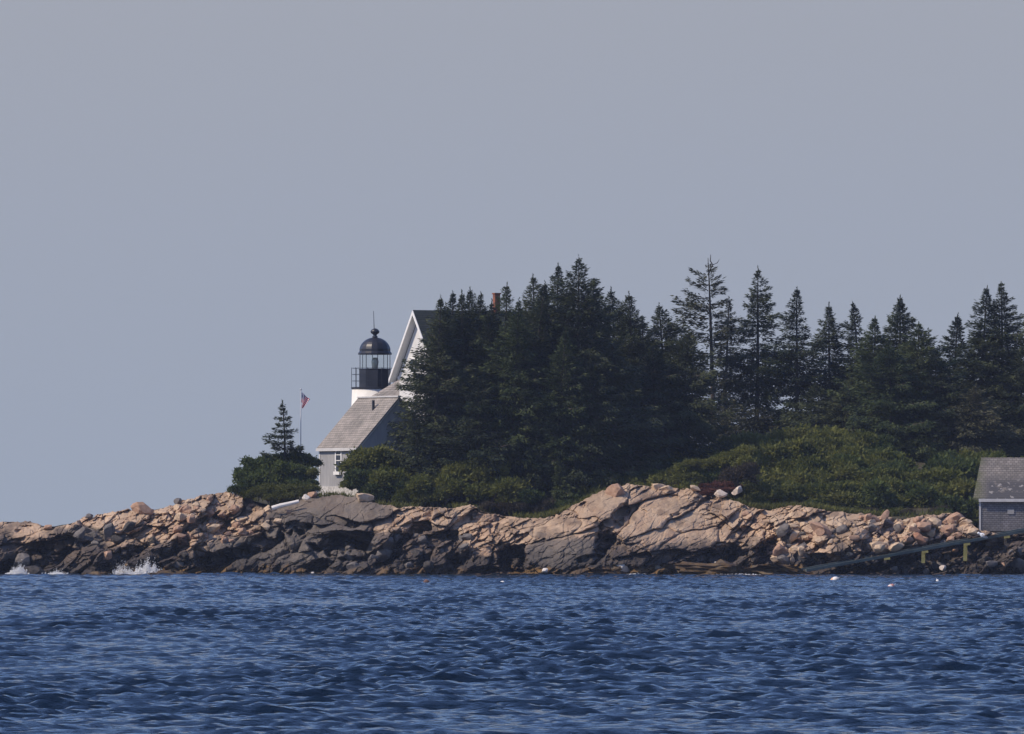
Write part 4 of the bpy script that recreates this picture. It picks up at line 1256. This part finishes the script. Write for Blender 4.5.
conifer(815, 385, 642, 37, 'low dark spruce under the pointed lacy spruce', seed=58, gap=.08, prof=.7, cb=.01, density=1.2)
conifer(852, 380, 640, 30, 'low dark spruce at the left foot of the right hand clump', seed=59, gap=.08, prof=.7, cb=.01)
conifer(760, 408, 645, 30, 'low gray green spruce behind the left end of the shrub mound', seed=60, gap=.15, prof=.6, cb=.01, mat='spruce_gray')
conifer(1055, 300, 645, 37, 'spruce just beyond the right edge', seed=61, gap=.12, ragged=.36, prof=.6, cb=.01)
conifer(282.5, 402, 612.6, 15, 'small lone spruce with flat tiers rising from the left bushes', seed=62, gap=.34, prof=.7, density=1.6, cb=.12, droop=.0, group='small conifers', step=.6, ragged=.4, base=5.0)

# bare crooked leader of the gaunt tree and its big limbs
gt = P(711, 254.5, 646)
for o in [o for o in bpy.data.objects if o.get('label', '').startswith('gaunt tall spruce')]:
    q = Vector(gt) - o.location
    m = MB()
    m.tube([(q.x - .22, 0, q.z - 1.5), (q.x - .02, 0, q.z - 1.0), (q.x + .12, 0, q.z - .75), (q.x - .05, 0, q.z - .45), (q.x - .02, 0, q.z)], [.07, .06, .05, .045, .02], 6)
    m.tube([(q.x + .1, 0, q.z - .75), (q.x + .45, .1, q.z - .6), (q.x + .6, .1, q.z - .35)], [.04, .03, .012], 5)
    m.build('bare_top', M['bark'], o)
    for dz, ln, az_ in ((2.2, 1.6, 3.3), (3.6, 1.9, .15), (4.6, 2.2, 3.0), (6.2, 1.7, .4), (7.1, 2.0, 2.8)):
        m = MB(); x = q.x - .2
        m.tube([(x, 0, q.z - dz), (x + ln * .5 * math.cos(az_), ln * .5 * math.sin(az_), q.z - dz + .05), (x + ln * math.cos(az_), ln * math.sin(az_), q.z - dz + .35)], [.06, .04, .012], 5)
        m.build('dead_limb', M['bark'], o)

# ------------------------------------------------------------------ bushes
def bush_mesh(seed, n=2600, leaf=.16, spread=.55):
    r = np.random.default_rng(seed)
    k = 13
    lc = np.stack([r.uniform(-.62, .62, k), r.uniform(-.62, .62, k), r.uniform(-.1, .55, k)], -1)
    lr = r.uniform(.17, .48, k)
    pick = r.choice(k, n, p=lr ** 2 / (lr ** 2).sum())
    d = norm(r.normal(0, 1, (n, 3)))
    d[:, 2] = np.where(d[:, 2] < -.3, -d[:, 2], d[:, 2])
    c = lc[pick] + d * (lr[pick] * (1.05 - .4 * r.random(n) ** 2.5))[:, None]
    c[:, 2] *= .9
    out = r.random(n) < .10
    c = c + d * (out * r.uniform(.05, .26, n))[:, None]
    dd = norm(d * .7 + r.normal(0, .6, (n, 3)) + np.array([0, 0, .25]))
    sd = norm(np.cross(dd, r.normal(0, 1, (n, 3))))
    return np_mesh('foliage', *quads_from(c, dd, sd, leaf * r.uniform(.6, 1.4, n), leaf * .6 * r.uniform(.7, 1.3, n)))
def stem_mesh(seed):
    r = random.Random(seed)
    m = MB()
    for k in range(7):
        a = r.uniform(0, 6.28); q = r.uniform(.3, .75)
        m.tube([(0, 0, -.35), (q * .4 * math.cos(a), q * .4 * math.sin(a), .1), (q * math.cos(a), q * math.sin(a), r.uniform(.3, .6))], [.05, .035, .012], 5)
    me = bpy.data.meshes.new('stems'); me.from_pydata(m.v, [], m.f)
    me.materials.append(M['twig'])
    return me
BP = {}
for kind in ('leaf_dark', 'leaf_mid', 'leaf_olive', 'leaf_brown', 'leaf_red'):
    for v in range(3):
        me = bush_mesh(200 + v * 7 + len(kind), 3000 if kind != 'leaf_red' else 1800, .19 if kind in ('leaf_dark', 'leaf_mid') else .15)
        me.materials.append(M[kind])
        BP[kind, v] = (me, stem_mesh(v))
bush_sources = {}
def bush(x, y, r, kind, label, group, hz=1.0, name='bush', dz=.0, cat='bush'):
    v = rb.randrange(3)
    key = (kind, v, name)
    if key not in bush_sources:
        o = empty(name, (0, 0, 0)); a = bpy.data.objects.new('foliage', BP[kind, v][0]); b = bpy.data.objects.new('stems', BP[kind, v][1])
        for c in (a, b): COL.objects.link(c); c.parent = o
        bush_sources[key] = (o, a, b)
    else:
        src = bush_sources[key]
        o = src[0].copy(); COL.objects.link(o)
        for c_ in src[1:]:
            c = c_.copy(); COL.objects.link(c); c.parent = o
    o.location = (x, y, gz(x, y) + dz)
    o.scale = (r * rb.uniform(.85, 1.3), r * rb.uniform(.85, 1.2), r * hz * rb.uniform(.85, 1.15))
    o.rotation_euler = (0, 0, rb.uniform(0, 6.28))
    return tag(o, label, cat, group)
rb = random.Random(5)
def bushes(n, pxs, ys, rs, kind, label, group, cond=None, **k):
    i = tries = 0
    while i < n and tries < 5000:
        tries += 1
        px, y = rb.uniform(*pxs), rb.uniform(*ys)
        x = (px - 512) * y / F
        ty = float(np.interp(px, SMX, SM_TY))
        if y < ty + .6: continue
        if cond and not cond(px, y, 0): continue
        kk = kind if isinstance(kind, str) else rb.choice(kind)
        bush(x, y, rb.uniform(*rs), kk, label, group, **k)
        i += 1
def bush_at(px, py_top, Y, r, kind, label, group, hz=1.0, **k):
    """a bush whose crown tops out at py_top"""
    x = (px - 512) * Y / F
    o = bush(x, Y, r, kind, label, group, hz, **k)
    o.location.z = P(px, py_top, Y).z - .80 * o.scale[2]
    return o

# round dark bushes left of the shed
for px, py, Y, r in ((249, 466, 612, .9), (262, 456, 612.5, 1.1), (280, 453, 613, 1.15), (294, 454, 613, 1.0), (302, 454, 613.2, .85), (288, 464, 611.5, 1.2), (300, 466, 611.6, 1.0), (270, 466, 611.3, 1.2), (252, 474, 611, 1.0), (243, 480, 610.6, .75), (262, 480, 610.6, 1.0), (298, 476, 610.8, 1.1), (308, 470, 611.4, .7), (309, 460, 613.4, .6), (312, 480, 611, .5), (311, 487, 610.4, .5), (256, 462, 612.6, .9), (237, 486, 610, .6)):
    bush_at(px, py, Y, r, ('leaf_dark', 'leaf_dark', 'leaf_mid')[int(px) % 3], 'dark rounded leafy bush in the thicket left of the gray shed', 'dark bushes left of the shed', 1.0)
for px, py, Y, r in ((262, 487, 609.6, .8), (274, 485, 609.6, .9), (288, 485, 609.8, .85), (300, 485, 610, .8), (310, 484, 610.3, .65), (268, 494, 609, .65), (283, 493, 609, .65), (250, 490, 609.5, .65), (295, 491, 609.2, .6)):
    bush_at(px, py, Y, r, 'leaf_olive', 'yellowish olive shrub at the lower edge of the left thicket', 'olive shrubs left of the shed', .9)
# bushes to the right of the shed
for px, py, Y, r in ((358, 458, 612.6, 1.1), (372, 448, 613, 1.3), (388, 452, 613, 1.2), (362, 472, 611.5, 1.2), (380, 470, 611.3, 1.3), (396, 468, 611.5, 1.2), (352, 479, 611.4, .8), (372, 484, 610.5, 1.0), (392, 484, 610.3, 1.0)):
    bush_at(px, py, Y, r, 'leaf_dark' if rb.random() < .6 else 'leaf_mid', 'dark green bush hugging the right side of the gray shed', 'bushes right of the shed')
for px, py, Y, r in ((410, 482, 609.8, 1.1), (424, 477, 610, 1.1), (440, 474, 610.3, 1.2), (456, 468, 610.6, 1.3), (470, 464, 610.8, 1.4), (486, 466, 610.6, 1.3), (420, 490, 609.2, .9), (446, 488, 609.2, 1.0), (470, 484, 609.4, 1.2), (492, 484, 609.4, 1.2), (506, 478, 610, 1.2), (402, 492, 609.3, .8), (512, 494, 609.0, 1.0)):
    bush_at(px, py, Y, r, 'leaf_mid', 'mid green bush on the rocks under the left of the big clump', 'green bushes under the big clump')
for px, py, Y, r in ((530, 492, 609.2, 1.0), (520, 502, 608.5, .7), (545, 498, 609, .9), (562, 500, 609.3, .9), (575, 494, 610, .9), (535, 505, 608.5, .6), (505, 503, 608.3, .7), (488, 502, 608.3, .7)):
    bush_at(px, py, Y, r, ('leaf_brown', 'leaf_dark')[rb.random() < .5], 'brownish scrubby bush along the rock edge under the big clump', 'scrub along the rock edge')
for px, py, Y, r in ((590, 486, 611.5, 1.0), (604, 478, 613, 1.0), (617, 474, 614, 1.0)):
    bush_at(px, py, Y, r, 'leaf_mid', 'green bush at the left shoulder of the granite dome', 'bushes on the left shoulder of the dome')
# the mound
for k in range(23):
    px = 612 + k * 6
    for dpy, Y_, kinds in ((0, 613.5, ('leaf_mid', 'leaf_olive', 'leaf_mid')), (10, 611.6, ('leaf_brown', 'leaf_olive', 'leaf_mid')), (18, 610.0, ('leaf_brown', 'leaf_brown', 'leaf_mid'))):
        if rb.random() < .15: continue
        if dpy and 684 < px < 738: continue
        py = 486 - (px - 612) * .29 + dpy + rb.uniform(-2, 2)
        bush_at(px + rb.uniform(-4, 4), py, Y_, rb.uniform(.7, 1.05), rb.choice(kinds), 'olive or brownish shrub on the long left lip of the mound', 'shrubs on the left lip of the mound')
bush_at(276, 478, 612, 1.1, 'leaf_dark', 'dark rounded leafy bush in the thicket left of the gray shed', 'dark bushes left of the shed')
bush_at(266, 484, 610.4, .9, 'leaf_olive', 'yellowish olive shrub at the lower edge of the left thicket', 'olive shrubs left of the shed')
def in_mound(px, y, _): return True
bushes(20, (620, 700), (614.5, 624), (.8, 1.2), ('leaf_brown', 'leaf_brown', 'leaf_dark'), 'gray brown shrub on the left end of the mound', 'brownish shrubs of the mound')
bushes(30, (640, 750), (616, 630), (1.0, 1.5), ('leaf_mid', 'leaf_mid', 'leaf_dark'), 'green shrub on the left slope of the mound', 'shrubs on the left of the mound')
bushes(85, (735, 852), (611.5, 633), (1.0, 1.6), ('leaf_mid', 'leaf_mid', 'leaf_olive', 'leaf_mid', 'leaf_mid'), 'bright green shrub on the round mound above the shore', 'shrubs of the round mound')
bushes(52, (848, 985), (612, 632), (1.0, 1.6), ('leaf_dark', 'leaf_mid', 'leaf_dark', 'leaf_mid'), 'dark green shrub between the mound and the boathouse', 'shrubs left of the boathouse')
bushes(10, (965, 1060), (617, 628), (1.0, 1.4), ('leaf_olive', 'leaf_mid'), 'yellow green shrub behind the boathouse', 'shrubs behind the boathouse')
for px, py, Y, r in ((700, 487, 610.6, .7), (710, 483, 611.3, .85), (722, 481, 611.6, .85), (732, 482, 611.8, .7), (716, 488, 610.4, .7), (706, 491, 610, .55), (728, 488, 610.6, .55)):
    bush_at(px, py, Y, r, 'leaf_red', 'low red brown dead shrub behind the whitish boulders', 'red brown shrubs on the dome', .6)
for px, py, Y, r in ((756, 510, 609.8, .6), (763, 505, 610.3, .7), (690, 495, 610.5, .5), (748, 503, 611.6, .7)):
    bush_at(px, py, Y, r, 'leaf_mid', 'small green shrub in a crack at the right end of the dome', 'small shrubs on the dome')
bushes(16, (775, 960), (609.5, 613.5), (.4, .7), ('leaf_dark', 'leaf_brown', 'leaf_olive'), 'low shrub fringing the top of the right rubble', 'shrub fringe above the right rubble')

# ------------------------------------------------------------------ grass and weeds at the edge of the soil
rg = np.random.default_rng(9)
ng = 16000
gpx_ = rg.uniform(228, 985, ng)
gyy = np.interp(gpx_, SMX, SM_TY) + rg.exponential(1.6, ng) + .3
gxx = (gpx_ - 512) * gyy / F
keep = (fbm(gxx / 2.6, gyy / 1.4, 77, 3) > .06) & ((gpx_ < 620) | (gpx_ > 735))
gxx, gyy = gxx[keep], gyy[keep]
n_ = len(gxx)
C_ = np.stack([gxx, gyy, ground_z(gxx, gyy) + .05], -1)
az_ = rg.uniform(0, 6.28, n_)
D_ = norm(np.stack([np.cos(az_) * .55, np.sin(az_) * .55, np.ones(n_)], -1))
S_ = norm(np.stack([-np.sin(az_ + .8), np.cos(az_ + .8), np.zeros(n_)], -1))
vq, fq = quads_from(C_, D_, S_, rg.uniform(.2, .6, n_), rg.uniform(.05, .12, n_))
tag(link_mesh('grass', np_mesh('grass', vq, fq), M['leaf_olive']), kind='stuff')

# ------------------------------------------------------------------ buoys on the water
def buoy(px, py, mat, label, s=1.0, spar=True, band='buoy_white', tilt=.5):
    Y = CAM_H * F / (py - HZ)
    root = empty('lobster_buoy', P(px, py, Y))
    tag(root, label, 'buoy', 'lobster buoys on the water')
    root.rotation_euler = (tilt * .3, tilt, px * .7)
    root.scale = (s * .85, s * .85, s * .85)
    m = MB(); m.lathe([(.02, -.22), (.11, -.18), (.15, -.05), (.15, .10), (.10, .24), (.03, .27)], 14); b = m.build('float', M[mat], root, True)
    m = MB(); m.lathe([(.152, -.02), (.155, .0), (.155, .06), (.152, .08)], 14, cap=False); m.build('stripe', M[band], b, True)
    m = MB(); m.tube([(0, 0, .25), (0, 0, .40)], [.016, .012], 6); m.build('stick', M['driftwood'], root)
buoy(834, 580.5, 'buoy_white', 'white buoy with an orange end floating below the rubble slope', 1.5, band='buoy_orange', tilt=1.2)
buoy(890, 588, 'buoy_pink', 'pinkish orange buoy nearest the camera below the ramp', 1.2, tilt=1.0)
buoy(938, 582, 'buoy_white', 'tiny white buoy off the foot of the timber ramp', .7, tilt=.4)
buoy(501.5, 584.5, 'buoy_white', 'white buoy floating off the middle of the shore', 1.2, tilt=1.1)
buoy(428, 583.5, 'buoy_brown', 'brown buoy floating off the dark middle ledge', 1.3, band='buoy_pink', tilt=1.0)
buoy(341.5, 634, 'buoy_pink', 'lone pinkish buoy far out in the foreground water', .45, tilt=.6)

# ------------------------------------------------------------------ surf
def spray(name, px, py, Y, w, h, n, label_kind, seed, lean=0.0, size=.034):
    r = np.random.default_rng(seed)
    u = r.normal(0, .33, n); hh = np.abs(r.normal(0, .34, n)) ** 1.25 * (.75 + .9 * (fbm(u * 13 + seed, u * 0, seed, 3) + .5)) * np.exp(-(u * 1.4) ** 2) + .02
    x = u * w + lean * hh * h; z = hh * h; y = r.normal(0, .5, n)
    s = size * r.uniform(.4, 1.6, n) * (1.25 - np.clip(hh, 0, 1) * .7)
    o = np.array([[1, 1, 1], [1, -1, -1], [-1, 1, -1], [-1, -1, 1]], float) * .7
    c = np.stack([x, y, z], -1)
    V = (c[:, None, :] + o[None] * s[:, None, None] * r.uniform(.5, 1.4, (n, 1, 3))).reshape(-1, 3)
    t = np.array([[0, 1, 2], [0, 3, 1], [0, 2, 3], [1, 3, 2]])
    Fc = (np.arange(n)[:, None, None] * 4 + t[None]).reshape(-1, 3)
    ob = link_mesh(name, np_mesh(name, V, Fc, 3, True), M['foam'])
    ob.location = P(px, py, Y)
    return tag(ob, kind='stuff', label=label_kind, cat='surf')
spray('surf_spray', 146, 577, 599.3, 1.45, .85, 15000, 'white splash of a wave breaking on the left ledge', 1, .1)
spray('surf_spray', 128, 577, 599.4, 1.4, .8, 5000, 'white splash of a wave breaking on the left ledge', 2, -.5, .028)
spray('surf_spray', 17, 577, 597.5, 1.0, .7, 7000, 'white surf washing over the black rock at far left', 3, .2)
spray('surf_spray', 58, 577.5, 598.2, 1.5, .4, 7000, 'white surf between the black and the weedy rock', 4, .0)
spray('surf_spray', 730, 575.3, 596, 3.0, .1, 900, 'thin line of foam along the weedy ledge', 5, 0, .035)
spray('surf_spray', 637, 574.8, 597, .9, .12, 350, 'small white foam patch by the pale pointed boulder', 6, 0, .035)
spray('surf_spray', 253, 588.3, CAM_H * F / (588 - HZ), .8, .06, 260, 'small whitecap on the water off the left ledge', 7, 0, .035)
